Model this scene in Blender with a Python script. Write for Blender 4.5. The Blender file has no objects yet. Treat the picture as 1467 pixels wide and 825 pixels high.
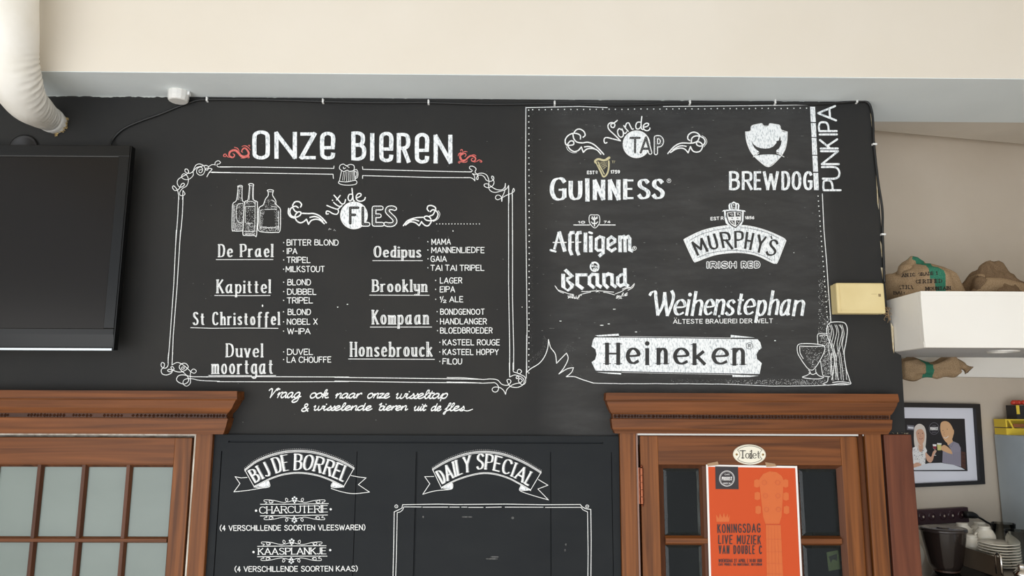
import bpy, bmesh, math, random
from mathutils import Vector, noise
from mathutils.bvhtree import BVHTree
random.seed(7)
C = bpy.context.scene.collection
# ---------------------------------------------------------------- camera
FPX, PW, PH = 1060.0, 1467.0, 825.0
CAM = Vector((0, -2.45, 2.2))
PITCH, YAW, ROLL = math.radians(9.05), math.radians(0.45), math.radians(0.24)
fw = Vector((math.sin(YAW)*math.cos(PITCH), math.cos(YAW)*math.cos(PITCH), math.sin(PITCH)))
r0 = Vector((math.cos(YAW), -math.sin(YAW), 0)); u0 = r0.cross(fw)
rt = r0*math.cos(ROLL) + u0*math.sin(ROLL); up = rt.cross(fw)
cd = bpy.data.cameras.new('camera'); cam = bpy.data.objects.new('camera', cd); C.objects.link(cam)
cd.sensor_width = 36; cd.lens = FPX/PW*36; cd.clip_start = .05; cd.clip_end = 60
from mathutils import Matrix
m = Matrix((rt, up, -fw)).transposed().to_4x4(); m.translation = CAM
cam.matrix_world = m
bpy.context.scene.camera = cam
# ---------------------------------------------------------------- light
w = bpy.data.worlds.new('world'); bpy.context.scene.world = w; w.use_nodes = True
w.node_tree.nodes['Background'].inputs[0].default_value = (.86, .93, 1, 1)
w.node_tree.nodes['Background'].inputs[1].default_value = 1.3
def area(name, loc, tgt, sx, sy, power, col):
    l = bpy.data.lights.new(name, 'AREA'); l.shape = 'RECTANGLE'; l.size = sx; l.size_y = sy
    l.energy = power; l.color = col
    o = bpy.data.objects.new(name, l); C.objects.link(o); o.location = loc
    o.rotation_euler = (Vector(tgt)-Vector(loc)).to_track_quat('-Z', 'Y').to_euler()
area('window_light', (-1.0, -5.2, 1.1), (0, 0, 2.0), 4.6, 2.1, 120, (.97, .98, 1))
area('side_window_light', (-3.3, -3.6, 1.8), (.5, 0, 2.3), 1.6, 2.2, 22, (1, .97, .93))
vs = bpy.context.scene.view_settings
vs.view_transform = 'Standard'; vs.look = 'None'; vs.gamma = 1; vs.exposure = 0.0
try: vs.use_curve_mapping = False
except Exception: pass
# ---------------------------------------------------------------- helpers
def plane(Y): return (Vector((0, Y, 0)), Vector((0, -1, 0)))
def ray(px, py): return fw*FPX + rt*(px-PW/2) - up*(py-PH/2)
def hit(px, py, pl):
    d = ray(px, py); return CAM + d*((pl[0]-CAM).dot(pl[1])/d.dot(pl[1]))
def P(px, py, Y=0.0): return hit(px, py, plane(Y))
def lin(c):
    return tuple(((v/255)/12.92 if v <= 10 else ((v/255+.055)/1.055)**2.4) for v in c)+(1,)
def tag(o, label=None, cat=None, group=None, kind=None):
    if label: o['label'] = label
    if cat: o['category'] = cat
    if group: o['group'] = group
    if kind: o['kind'] = kind
    return o
def empty(name, loc=(0, 0, 0), label=None, cat=None, group=None, kind=None):
    o = bpy.data.objects.new(name, None); C.objects.link(o); o.location = loc; o.empty_display_size = .05
    return tag(o, label, cat, group, kind)
class MB:
    def __init__(s): s.v = []; s.f = []; s.m = []; s.mi = 0
    def add(s, vs, fs, mi=None):
        b = len(s.v); s.v += [tuple(v) for v in vs]; s.f += [tuple(b+i for i in f) for f in fs]
        s.m += [s.mi if mi is None else mi]*len(fs)
    def box(s, x0, x1, y0, y1, z0, z1, mi=None):
        s.add([(x, y, z) for z in (z0, z1) for y in (y0, y1) for x in (x0, x1)],
              [(0, 2, 3, 1), (4, 5, 7, 6), (0, 1, 5, 4), (2, 6, 7, 3), (0, 4, 6, 2), (1, 3, 7, 5)], mi)
        return s
    def prism(s, poly, pl, th, mi=None):      # poly in photo pixels on plane pl, extruded backwards by th
        a = [hit(x, y, pl) for x, y in poly]; n = pl[1]; b = [v-n*th for v in a]; k = len(a)
        s.add(a+b, [tuple(range(k)), tuple(range(2*k-1, k-1, -1))]+[(i, i+k, (i+1) % k+k, (i+1) % k) for i in range(k)], mi)
        return s
    def tube(s, pts, rad, seg=12, mi=None, cap=True, mod=None):
        pts = [Vector(p) for p in pts]; n = len(pts); rings = []; prev = None
        for i, p in enumerate(pts):
            t = (pts[min(i+1, n-1)]-pts[max(i-1, 0)]).normalized()
            if prev is None: a = t.orthogonal().normalized()
            else: a = (prev-t*prev.dot(t)).normalized()
            prev = a; b = t.cross(a); r = rad[i] if isinstance(rad, (list, tuple)) else rad
            rings.append([p+(a*math.cos(q)+b*math.sin(q))*(r*(mod(i, a*math.cos(q)+b*math.sin(q)) if mod else 1))
                          for q in [2*math.pi*j/seg for j in range(seg)]])
        vs = [v for r in rings for v in r]; fs = []
        for i in range(n-1):
            for j in range(seg):
                k = (j+1) % seg; fs.append((i*seg+j, i*seg+k, (i+1)*seg+k, (i+1)*seg+j))
        if cap: fs += [tuple(range(seg-1, -1, -1)), tuple((n-1)*seg+j for j in range(seg))]
        s.add(vs, fs, mi); return s
    def lathe(s, c, prof, seg=32, mi=None, axis='Z'):   # prof: (r, h)
        c = Vector(c); vs = []
        for r, h in prof:
            for j in range(seg):
                q = 2*math.pi*j/seg; a, b = r*math.cos(q), r*math.sin(q)
                vs.append(c+(Vector((a, b, h)) if axis == 'Z' else Vector((a, -h, b)) if axis == 'Y' else Vector((h, a, b))))
        fs = []
        for i in range(len(prof)-1):
            for j in range(seg):
                k = (j+1) % seg; fs.append((i*seg+j, i*seg+k, (i+1)*seg+k, (i+1)*seg+j))
        s.add(vs, fs, mi); return s
    def build(s, name, mats, parent=None, label=None, cat=None, group=None, kind=None, smooth=False, bevel=0, orig=None):
        me = bpy.data.meshes.new(name)
        o0 = Vector(orig) if orig else Vector((0, 0, 0))
        me.from_pydata([tuple(Vector(v)-o0) for v in s.v], [], s.f)
        for mt in (mats if isinstance(mats, (list, tuple)) else [mats]): me.materials.append(mt)
        for p, mi in zip(me.polygons, s.m): p.material_index = mi; p.use_smooth = smooth
        me.update()
        bm = bmesh.new(); bm.from_mesh(me)
        if not getattr(s, 'flat', False): bmesh.ops.recalc_face_normals(bm, faces=bm.faces)
        bm.to_mesh(me); bm.free()
        o = bpy.data.objects.new(name, me); C.objects.link(o); o.location = o0
        if parent:
            o.parent = parent; q = parent; o.location = o0
            while q: o.location -= Vector(q.location); q = q.parent
        if bevel:
            b = o.modifiers.new('bevel', 'BEVEL'); b.width = bevel; b.segments = 2; b.limit_method = 'ANGLE'; b.angle_limit = math.radians(40)
        return tag(o, label, cat, group, kind)
# ---------------------------------------------------------------- materials
MATS = {}
def mat(name, col, rough=.6, metal=0, **k):
    if name in MATS: return MATS[name]
    mt = bpy.data.materials.new(name); mt.use_nodes = True; b = mt.node_tree.nodes['Principled BSDF']
    b.inputs['Base Color'].default_value = lin(col); b.inputs['Roughness'].default_value = rough
    b.inputs['Metallic'].default_value = metal
    for a, v in k.items(): b.inputs[a.replace('_', ' ')].default_value = v
    MATS[name] = mt; return mt
def noisy(name, c1, c2, rough=.6, scale=(1, 1, 1), detail=6, lo=.35, hi=.65, bump=0, metal=0, bscale=None, dist=0.0, spec=.5):
    mt = mat(name, c1, rough, metal); nt = mt.node_tree; N = nt.nodes; L = nt.links; b = N['Principled BSDF']
    b.inputs['Specular IOR Level'].default_value = spec
    tc = N.new('ShaderNodeTexCoord'); mp = N.new('ShaderNodeMapping'); mp.inputs['Scale'].default_value = scale
    no = N.new('ShaderNodeTexNoise'); no.inputs['Scale'].default_value = 1; no.inputs['Detail'].default_value = detail
    no.inputs['Distortion'].default_value = dist
    rp = N.new('ShaderNodeValToRGB'); rp.color_ramp.elements[0].position = lo; rp.color_ramp.elements[1].position = hi
    rp.color_ramp.elements[0].color = lin(c1); rp.color_ramp.elements[1].color = lin(c2)
    L.new(tc.outputs['Object'], mp.inputs[0]); L.new(mp.outputs[0], no.inputs['Vector'])
    L.new(no.outputs[0], rp.inputs[0]); L.new(rp.outputs[0], b.inputs['Base Color'])
    if bump:
        bp = N.new('ShaderNodeBump'); bp.inputs['Strength'].default_value = bump; bp.inputs['Distance'].default_value = .002
        n2 = no
        if bscale:
            n2 = N.new('ShaderNodeTexNoise'); n2.inputs['Scale'].default_value = bscale; n2.inputs['Detail'].default_value = 5
            L.new(tc.outputs['Object'], n2.inputs['Vector'])
        L.new(n2.outputs[0], bp.inputs['Height']); L.new(bp.outputs[0], b.inputs['Normal'])
    return mt
def board_mat(name, c1, c2, dust):
    mt = noisy(name, c1, c2, .7, (3, 3, 3), 8, .3, .75, bump=.25, bscale=60, spec=.2)
    if dust:
        nt = mt.node_tree; N = nt.nodes; L = nt.links; b = N['Principled BSDF']
        tc = N.new('ShaderNodeTexCoord'); sp = N.new('ShaderNodeSeparateXYZ'); L.new(tc.outputs['Object'], sp.inputs[0])
        mr = N.new('ShaderNodeMapRange'); mr.inputs['From Min'].default_value = .10; mr.inputs['From Max'].default_value = .2
        L.new(sp.outputs['X'], mr.inputs[0])
        mr2 = N.new('ShaderNodeMapRange'); mr2.inputs['From Min'].default_value = 1.12; mr2.inputs['From Max'].default_value = 1.05
        L.new(sp.outputs['X'], mr2.inputs[0])
        mp = N.new('ShaderNodeMapping'); mp.inputs['Scale'].default_value = (6, 6, 22); mp.inputs['Rotation'].default_value = (0, .2, 0)
        no = N.new('ShaderNodeTexNoise'); no.inputs['Scale'].default_value = 1; no.inputs['Detail'].default_value = 9; no.inputs['Roughness'].default_value = .65
        L.new(tc.outputs['Object'], mp.inputs[0]); L.new(mp.outputs[0], no.inputs['Vector'])
        rr = N.new('ShaderNodeMapRange'); rr.inputs['From Min'].default_value = .42; rr.inputs['From Max'].default_value = .95
        rr.inputs['To Min'].default_value = .02; rr.inputs['To Max'].default_value = .08
        L.new(no.outputs[0], rr.inputs[0])
        m1 = N.new('ShaderNodeMath'); m1.operation = 'MULTIPLY'; m2 = N.new('ShaderNodeMath'); m2.operation = 'MULTIPLY'
        L.new(mr.outputs[0], m1.inputs[0]); L.new(mr2.outputs[0], m1.inputs[1]); L.new(m1.outputs[0], m2.inputs[0]); L.new(rr.outputs[0], m2.inputs[1])
        mx = N.new('ShaderNodeMix'); mx.data_type = 'RGBA'; L.new(m2.outputs[0], mx.inputs[0])
        old = b.inputs['Base Color'].links[0].from_socket
        L.new(old, mx.inputs[6]); mx.inputs[7].default_value = (.6, .6, .6, 1); L.new(mx.outputs[2], b.inputs['Base Color'])
    return mt
M_board = board_mat('chalkboard_paint', (41, 41, 41), (50, 49, 47), True)
M_menu = noisy('menu_board_paint', (26, 29, 32), (32, 35, 37), .65, (4, 4, 9), 8, .3, .7, bump=.15, bscale=80, spec=.2)
M_line = noisy('chalk_line', (196, 198, 198), (240, 241, 240), .9, (330, 330, 330), 3, .3, .5, spec=.1)
M_fill = noisy('chalk_fill', (182, 189, 193), (240, 243, 244), .9, (210, 210, 90), 5, .34, .52, spec=.1)
M_grey = noisy('chalk_grey', (128, 130, 131), (170, 173, 173), .9, (260, 260, 260), 3, .3, .7, spec=.1)
M_faint = noisy('chalk_faint', (66, 66, 66), (128, 128, 126), .9, (200, 200, 200), 3, .3, .7, spec=.1)
M_red = noisy('chalk_red', (196, 92, 88), (226, 130, 122), .9, (300, 300, 300), 3, .3, .7, spec=.1)
M_gold = noisy('chalk_gold', (188, 178, 140), (214, 206, 170), .9, (300, 300, 300), 3, .3, .7, spec=.1)
M_cream = noisy('cream_paint', (226, 219, 207), (221, 213, 199), .8, (2, 2, 2), 4, .3, .7, bump=.12, bscale=70, spec=.2)
M_soffit = noisy('soffit_bounce_tint', (236, 243, 244), (230, 237, 238), .8, (3, 3, 3), 4, .3, .7, bump=.2, bscale=40, spec=.2)
M_beige = noisy('beige_wall_paint', (205, 193, 177), (198, 185, 168), .85, (3, 3, 3), 5, .3, .7, bump=.3, bscale=35, spec=.2)
M_white = noisy('white_gloss_paint', (232, 230, 225), (224, 222, 216), .4, (4, 4, 4), 3, .3, .7)
M_duct = noisy('white_duct_wrap', (246, 243, 236), (238, 234, 224), .6, (12, 12, 12), 6, .3, .7, bump=.4, bscale=30)
def wood(name, sc, a=(86, 48, 20), b=(140, 84, 40)):
    return noisy(name, a, b, .45, sc, 8, .3, .72, bump=.12, dist=1.2, spec=.25)
W_v = wood('stained_wood_upright', (44, 44, 1.5)); W_h = wood('stained_wood_level', (1.3, 40, 46), (80, 44, 18), (130, 76, 36))
W_vd = wood('stained_wood_dark', (30, 30, 1.4), (70, 42, 28), (104, 64, 42))
W_hd = wood('stained_wood_dark_level', (2, 30, 40), (46, 28, 20), (84, 50, 32))
M_black = mat('black_rubber', (22, 22, 22), .5); M_clip = mat('white_clip_plastic', (225, 225, 222), .5)
M_plaster = noisy('bare_plaster', (170, 150, 112), (205, 195, 170), .9, (60, 60, 60), 4)
# ---------------------------------------------------------------- chalk drawing tools
def cat(pts, n=6):
    if len(pts) < 3: return list(pts)
    closed = (abs(pts[0][0]-pts[-1][0]) < 1e-6 and abs(pts[0][1]-pts[-1][1]) < 1e-6)
    out = []; k = len(pts)
    g = (lambda i: pts[i % (k-1)]) if closed else (lambda i: pts[max(0, min(k-1, i))])
    for i in range(k-1):
        p0, p1, p2, p3 = g(i-1), g(i), g(i+1), g(i+2)
        for j in range(n):
            t = j/n; out.append(tuple(.5*((2*b)+(-a+c)*t+(2*a-5*b+4*c-d)*t*t+(-a+3*b-3*c+d)*t**3) for a, b, c, d in zip(p0, p1, p2, p3)))
    out.append(tuple(pts[-1])); return out
class Chalk:
    """flat hand lettering and drawing, strokes given in photo pixels on the surface it is written on"""
    def __init__(s, pl, mats=None, base=.0006):
        s.pl = pl; s.mb = MB(); s.mb.flat = True; s.base = base; s.mats = mats or [M_fill, M_board, M_line, M_grey, M_faint, M_red, M_gold]
        s.wob = .25; s.off = (0, 0); s.sc = 1.0; s.k = 0
    def z(s, x0, y0, sc): s.off = (x0, y0); s.sc = sc; return s
    def T(s, p): return (s.off[0]+p[0]/s.sc, s.off[1]+p[1]/s.sc)
    def pt(s, p, lay, r=0):
        if s.wob:
            n = noise.noise_vector(Vector((p[0]*.09, p[1]*.09, 3.3))); p = (p[0]+n.x*s.wob*1.6, p[1]+n.y*s.wob*1.6)
        return hit(p[0], p[1], s.pl)+s.pl[1]*(s.base+lay*.0005+(s.k % 45)*1e-5+r)
    def tri(s, pts, faces, mi, lay): s.k += 1; s.mb.add([s.pt(p, lay) for p in pts], faces, mi)
    def disk(s, p, r, mi, lay, n=8, ry=None):
        s.tri([(p[0]+r*math.cos(2*math.pi*i/n), p[1]+(ry or r)*math.sin(2*math.pi*i/n)) for i in range(n)], [tuple(range(n))], mi, lay)
    def ribbon(s, pts, w, mi, lay, caps=True):
        q = [pts[0]]
        for p in pts[1:]:
            if math.hypot(p[0]-q[-1][0], p[1]-q[-1][1]) > .05: q.append(p)
        if len(q) < 2: return
        n = len(q); V = []; F = []
        if callable(w) and math.hypot(q[0][0]-q[-1][0], q[0][1]-q[-1][1]) > .1:
            for e, f in ((0, 1), (-1, -2)):
                dx, dy = q[e][0]-q[f][0], q[e][1]-q[f][1]; l = math.hypot(dx, dy) or 1; k = w(dx/l, dy/l, 0)*(.34 if n == 2 else .2)
                q[e] = (q[e][0]+dx/l*k, q[e][1]+dy/l*k)
            if w(0, 1, 0) > 1.3: caps = False
        for i, p in enumerate(q):
            a = q[max(i-1, 0)]; b = q[min(i+1, n-1)]; dx, dy = b[0]-a[0], b[1]-a[1]; l = math.hypot(dx, dy) or 1
            dx /= l; dy /= l; ww = (w(dx, dy, i/(n-1)) if callable(w) else w)/2
            V += [(p[0]-dy*ww, p[1]+dx*ww), (p[0]+dy*ww, p[1]-dx*ww)]
            if caps and i in (0, n-1) and ww > .35: s.disk(p, ww, mi, lay, 8)
        F = [(2*i, 2*i+1, 2*i+3, 2*i+2) for i in range(n-1)]
        s.k += 1; s.mb.add([s.pt(p, lay, 6e-6*(j//2)/n) for j, p in enumerate(V)], F, mi)
    def raw(s, pts, w, smooth, mi, lay, caps=True):      # px points
        if len(pts) == 1:
            s.disk(pts[0], (w(0, 1, 0) if callable(w) else w)*.62, mi, lay); return
        if smooth:
            seg = [[pts[0]]]
            for p in pts[1:]:
                if p == seg[-1][-1]: seg.append([p])
                else: seg[-1].append(p)
            for g in seg:
                if len(g) > 1: s.ribbon(cat(g), w, mi, lay, caps)
        else:
            for a, b in zip(pts, pts[1:]): s.ribbon([a, b], w, mi, lay, caps)
    def d(s, path, w=1.2, mi=2, lay=None, dx=0, dy=0, fx=None, map=None):
        """path: 'x,y x,y; ~x,y ...' in the current zoomed frame; ~ = smooth"""
        for st in path.split(';'):
            st = st.strip()
            if not st: continue
            sm = st[0] == '~'; pts = [tuple(float(v) for v in t.split(',')) for t in st.lstrip('~').split()]
            if fx is not None: pts = [(2*fx-x, y) for x, y in pts]
            pts = [s.T((x+dx, y+dy)) for x, y in pts]
            if map: pts = [map(p) for p in pts]
            s.raw(pts, w, sm, mi, (3 if mi in (2, 3) else 1) if lay is None else lay)
        return s
    def fill(s, path, mi=0, lay=0):
        sm = path[0] == '~'; pts = [tuple(float(v) for v in t.split(',')) for t in path.lstrip('~').split()]
        if sm: pts = cat(pts+[pts[0]], 4)[:-1]
        pts = [s.T(p) for p in pts]; s.tri(pts, [tuple(range(len(pts)))], mi, lay); return s
    def stipple(s, poly, n, r=.45, mi=2, lay=2):
        xs = [p[0] for p in poly]; ys = [p[1] for p in poly]; k = 0
        for _ in range(n*6):
            if k >= n: break
            x = random.uniform(min(xs), max(xs)); y = random.uniform(min(ys), max(ys)); c = False
            for (ax, ay), (bx, by) in zip(poly, poly[1:]+poly[:1]):
                if (ay > y) != (by > y) and x < (bx-ax)*(y-ay)/(by-ay)+ax: c = not c
            if c: k += 1; s.disk(s.T((x, y)), random.uniform(.5, 1)*r, mi, lay, 5)
        return s
    def glyph(s, ch, mp, w, font, mi, lay, serif=0):
        for st in font[ch].split(';'):
            st = st.strip(); sm = st[0] == '~'
            g = [tuple(float(v) for v in t.split(',')) for t in st.lstrip('~').split()]
            s.raw([mp(*p) for p in g], w, sm, mi, lay)
            if serif and len(g) > 1 and g[0] != g[-1]:
                for e, q in ((g[0], g[1]), (g[-1], g[-2])):
                    if abs(q[0]-e[0]) < abs(q[1]-e[1])*.75 and (abs(e[1]) < .3 or abs(e[1]-10) < .3 or abs(e[1]-6.2) < .15 or abs(e[1]+3.2) < .1):
                        l = serif if abs(e[1]-6.2) > .2 and ch.isupper() or abs(e[1]) < .3 else serif
                        a = mp(e[0]-l, e[1]); b = mp(e[0]+(l if (abs(e[1]) < .3 or ch.isupper()) else .1), e[1])
                        s.raw([a, b], (lambda dx, dy, t: 1.0) if callable(w) else w*.5, False, mi, lay)
    def text(s, txt, p0, p1, cap, w=1.2, font=None, mi=2, lay=3, slant=0, track=1.5, space=3.2, serif=0, base=None, top=None, inset=True, gw=None):
        """one line of lettering from p0 to p1 (baseline ends in the current frame), cap height in the same units"""
        font = font or CAPS
        wt = gw or (max(w(0, 1, 0), w(1, 0, 0)) if callable(w) else w)
        gl = []; sw = 0; ng = 0; nsp = 0
        for i, ch in enumerate(txt):
            if ch == ' ': gl.append((0, 0)); nsp += 1; continue
            xs = [float(t.split(',')[0]) for t in font[ch].replace(';', ' ').replace('~', ' ').split()]
            gl.append((max(xs)-min(xs), min(xs))); sw += max(xs)-min(xs)
            if i and txt[i-1] != ' ': ng += 1
        if base:
            B = cat([s.T(p) for p in base], 12); Tt = cat([s.T(p) for p in top], 12)
            L = sum(math.hypot(p[0]-q[0], p[1]-q[1]) for p, q in zip(B, B[1:])); h = math.hypot(B[len(B)//2][0]-Tt[len(Tt)//2][0], B[len(B)//2][1]-Tt[len(Tt)//2][1]); i_ = 0
        else:
            a = s.T(p0); b = s.T(p1); h = cap/s.sc; i_ = wt/2 if inset else 0
            L = math.hypot(b[0]-a[0], b[1]-a[1]); ux, uy = (b[0]-a[0])/L, (b[1]-a[1])/L
        hh = (h-2*i_)/10; Lw = L-2*i_-(slant*hh*6 if slant else 0)
        if track < 0: sx = Lw/(sw+ng*track+nsp*space); g = track*sx; sp = space*sx
        else:
            g = wt+track*.045*h+(serif*.5*hh if serif else 0); sp = g+wt*.6+h*.28*space/3.2; sx = (Lw-ng*g-nsp*sp)/sw
        adv = []; x = 0
        for i, ch in enumerate(txt):
            if ch == ' ': adv.append((x, 0)); x += sp-g; continue
            adv.append((x, gl[i][1])); x += gl[i][0]*sx+g
        if base:
            def samp(Q, u):
                u = max(-.02, min(1.02, u))*(len(Q)-1); i = max(0, min(len(Q)-2, int(u))); f = u-i
                return (Q[i][0]*(1-f)+Q[i+1][0]*f, Q[i][1]*(1-f)+Q[i+1][1]*f)
            def mp(u, v):
                p = samp(B, u/L); q = samp(Tt, u/L); k = v/10
                return (p[0]+(q[0]-p[0])*k, p[1]+(q[1]-p[1])*k)
        else:
            def mp(u, v):
                X = i_+u+slant*v*hh; Yv = i_+v*hh
                return (a[0]+ux*X+uy*Yv, a[1]+uy*X-ux*Yv)
        for ch, (x, mn) in zip(txt, adv):
            if ch != ' ': s.glyph(ch, (lambda u, v, x=x, mn=mn: mp(x+(u-mn)*sx, v)), w, font, mi, lay, serif)
        return s
    def quad(s, ch, bl, br, tr, tl, w, font=None, mi=2, lay=3, serif=0):
        font = font or CAPS
        xs = [float(t.split(',')[0]) for t in font[ch].replace(';', ' ').replace('~', ' ').split()]; a0, a1 = min(xs), max(xs)
        bl, br, tr, tl = map(s.T, (bl, br, tr, tl))
        def mp(u, v):
            u = (u-a0)/((a1-a0) or 1); v = v/10
            if a1 == a0: u = .5
            return tuple((bl[k]*(1-u)+br[k]*u)*(1-v)+(tl[k]*(1-u)+tr[k]*u)*v for k in (0, 1))
        s.glyph(ch, mp, w, font, mi, lay, serif); return s
    def letters(s, txt, xs, top, bot, w, font=None, mi=2, lay=3, serif=0, slope=0, xh=None):
        ins = (w(0, 1, 0) if callable(w) else w)/2*s.sc
        for i, ch in enumerate(txt):
            a, b = xs[i]; dy = slope*(a-xs[0][0])
            s.quad(ch, (a+ins, bot-ins+dy), (b-ins, bot-ins+dy), (b-ins, top+ins+dy), (a+ins, top+ins+dy), w, font, mi, lay, serif)
        return s
    def build(s, parent, label, name='chalk_lettering'):
        return s.mb.build(name, s.mats, parent, label)
def flat(k): return lambda dx, dy, t: k
def nib(thin, thick, ang=25):
    ca, sa = math.cos(math.radians(ang)), -math.sin(math.radians(ang))
    return lambda dx, dy, t: thin+(thick-thin)*abs(dx*sa-dy*ca)
CAPS = {
'A':'0,0 3.2,10 6.4,0;1.1,3.3 5.3,3.3','B':'0,0 0,10;~0,10 2.6,10 4.6,9 4.6,6.4 2.6,5.4 0,5.4;~0,5.4 3,5.4 5.2,4.2 5.2,1.3 3,0 0,0',
'C':'~5.6,8.3 4.6,9.6 3,10 1.2,9.2 .2,7 0,5 .2,3 1.2,.8 3,0 4.6,.3 5.7,1.6','D':'0,0 0,10;~0,10 2.4,10 4.6,8.8 5.6,5 4.6,1.2 2.4,0 0,0',
'E':'0,0 0,10;0,10 4.6,10;0,0 4.7,0;0,5.2 3.9,5.2','F':'0,0 0,10;0,10 4.6,10;0,5.2 3.8,5.2',
'G':'~5.5,8.4 4.5,9.7 3,10 1.2,9.2 .2,7 0,5 .2,3 1.2,.8 3,0 4.6,.4 5.5,1.6;5.5,1.6 5.5,4.6;5.5,4.6 3.3,4.6','H':'0,0 0,10;5.2,0 5.2,10;0,5.1 5.2,5.1',
'I':'0,0 0,10','J':'~3,10 3,10 3,2.4 2.2,.4 1,0 -.4,.9','K':'0,0 0,10;4.8,10 0,4.4;1.4,6 5.2,0','L':'0,10 0,0;0,0 4.4,0',
'M':'0,0 0,10;0,10 3.2,3;3.2,3 6.4,10;6.4,10 6.4,0','N':'0,0 0,10;0,10 5.2,0;5.2,0 5.2,10',
'O':'~3,10 1.1,9.1 .1,7 0,5 .1,3 1.1,.9 3,0 4.9,.9 5.9,3 6,5 5.9,7 4.9,9.1 3,10','P':'0,0 0,10;~0,10 2.8,10 4.8,9 4.8,5.8 2.8,4.7 0,4.7',
'R':'0,0 0,10;~0,10 2.8,10 4.6,9 4.6,6 2.8,5 0,5;2.4,5 5,0','S':'~4.5,8.6 3.4,9.8 1.8,10 .4,9 .2,7.2 1.4,5.8 3.4,4.6 4.8,3 4.4,1 2.8,0 1,.2 -.2,1.6',
'T':'2.6,0 2.6,10;0,10 5.2,10','U':'~0,10 0,10 0,3.4 .8,.8 2.6,0 4.4,.8 5.2,3.4 5.2,10','V':'0,10 2.8,0;2.8,0 5.6,10',
'W':'0,10 2,0;2,0 4,8.6;4,8.6 6,0;6,0 8,10','X':'0,0 4.8,10;0,10 4.8,0','Y':'0,10 2.6,5;5.2,10 2.6,5;2.6,5 2.6,0','Z':'0,10 4.8,10;4.8,10 0,0;0,0 4.8,0',
'0':'~2.2,10 .4,8.4 0,5 .4,1.6 2.2,0 4,1.6 4.4,5 4,8.4 2.2,10','1':'0,8 1.4,10;1.4,10 1.4,0','2':'~0,8 .8,9.7 2.6,10 4,8.6 3.8,6.4 0,0 0,0;0,0 4.4,0',
'4':'3,0 3,10;3,10 0,3.2;0,3.2 4.4,3.2','5':'4,10 .6,10;.6,10 .3,5.6;~.3,5.6 2.2,6.2 4,5 4.2,2.6 3,.4 1.4,0 0,.9',
'6':'~3.8,9.4 1.8,8.6 .4,5.6 0,3 .8,.6 2.2,0 3.8,.8 4.2,3 3.4,5 1.8,5.4 .4,4','7':'0,10 4.2,10;4.2,10 1.2,0','8':'~2,5.4 .5,6.6 .5,9 2,10 3.6,9 3.6,6.6 2,5.4 .2,4 0,1.4 2,0 4,1.4 3.9,4 2,5.4',
'9':'~4,6.2 3,4.8 1.2,4.6 .1,6.4 .3,9 2,10 3.8,9 4.1,6 3.2,2 1.2,.2','/':'0,-.5 3.4,10.4','.':'0,.3','-':'0,4.8 3,4.8',',':'.6,1 0,-1.4','|':'0,-1 0,10.5',':':'0,2.2;0,7',
'(':'~2,11 .4,8 0,5 .4,2 2,-1','):':'','\'':'.5,10.5 0,8','a':'0,0 0,1',
'e':'~.3,5 4.4,5 4.6,7.6 4,9.2 2.5,10 .9,9.3 .1,7.6 0,5 .1,2.4 .9,.7 2.5,0 4.2,.7 4.5,1.8'}
CAPS[')'] = '~0,11 1.6,8 2,5 1.6,2 0,-1'
CAPS['O2'] = ''
ROUND = dict(CAPS); ROUND['O'] = '~0,7.6 0,7.6 0,2.4 .3,.8 1.6,0 3,0 4.3,.8 4.6,2.4 4.6,7.6 4.3,9.2 3,10 1.6,10 .3,9.2 0,7.6'
ROUND['e'] = '.2,4.2 4.4,4.2;4.4,4.2 4.6,7.6;~4.6,7.6 4.3,9.2 3,10 1.6,10 .3,9.2 0,7.6 0,2.4 .3,.8 1.6,0 3,0 4.2,.5 4.5,1.8'
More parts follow.
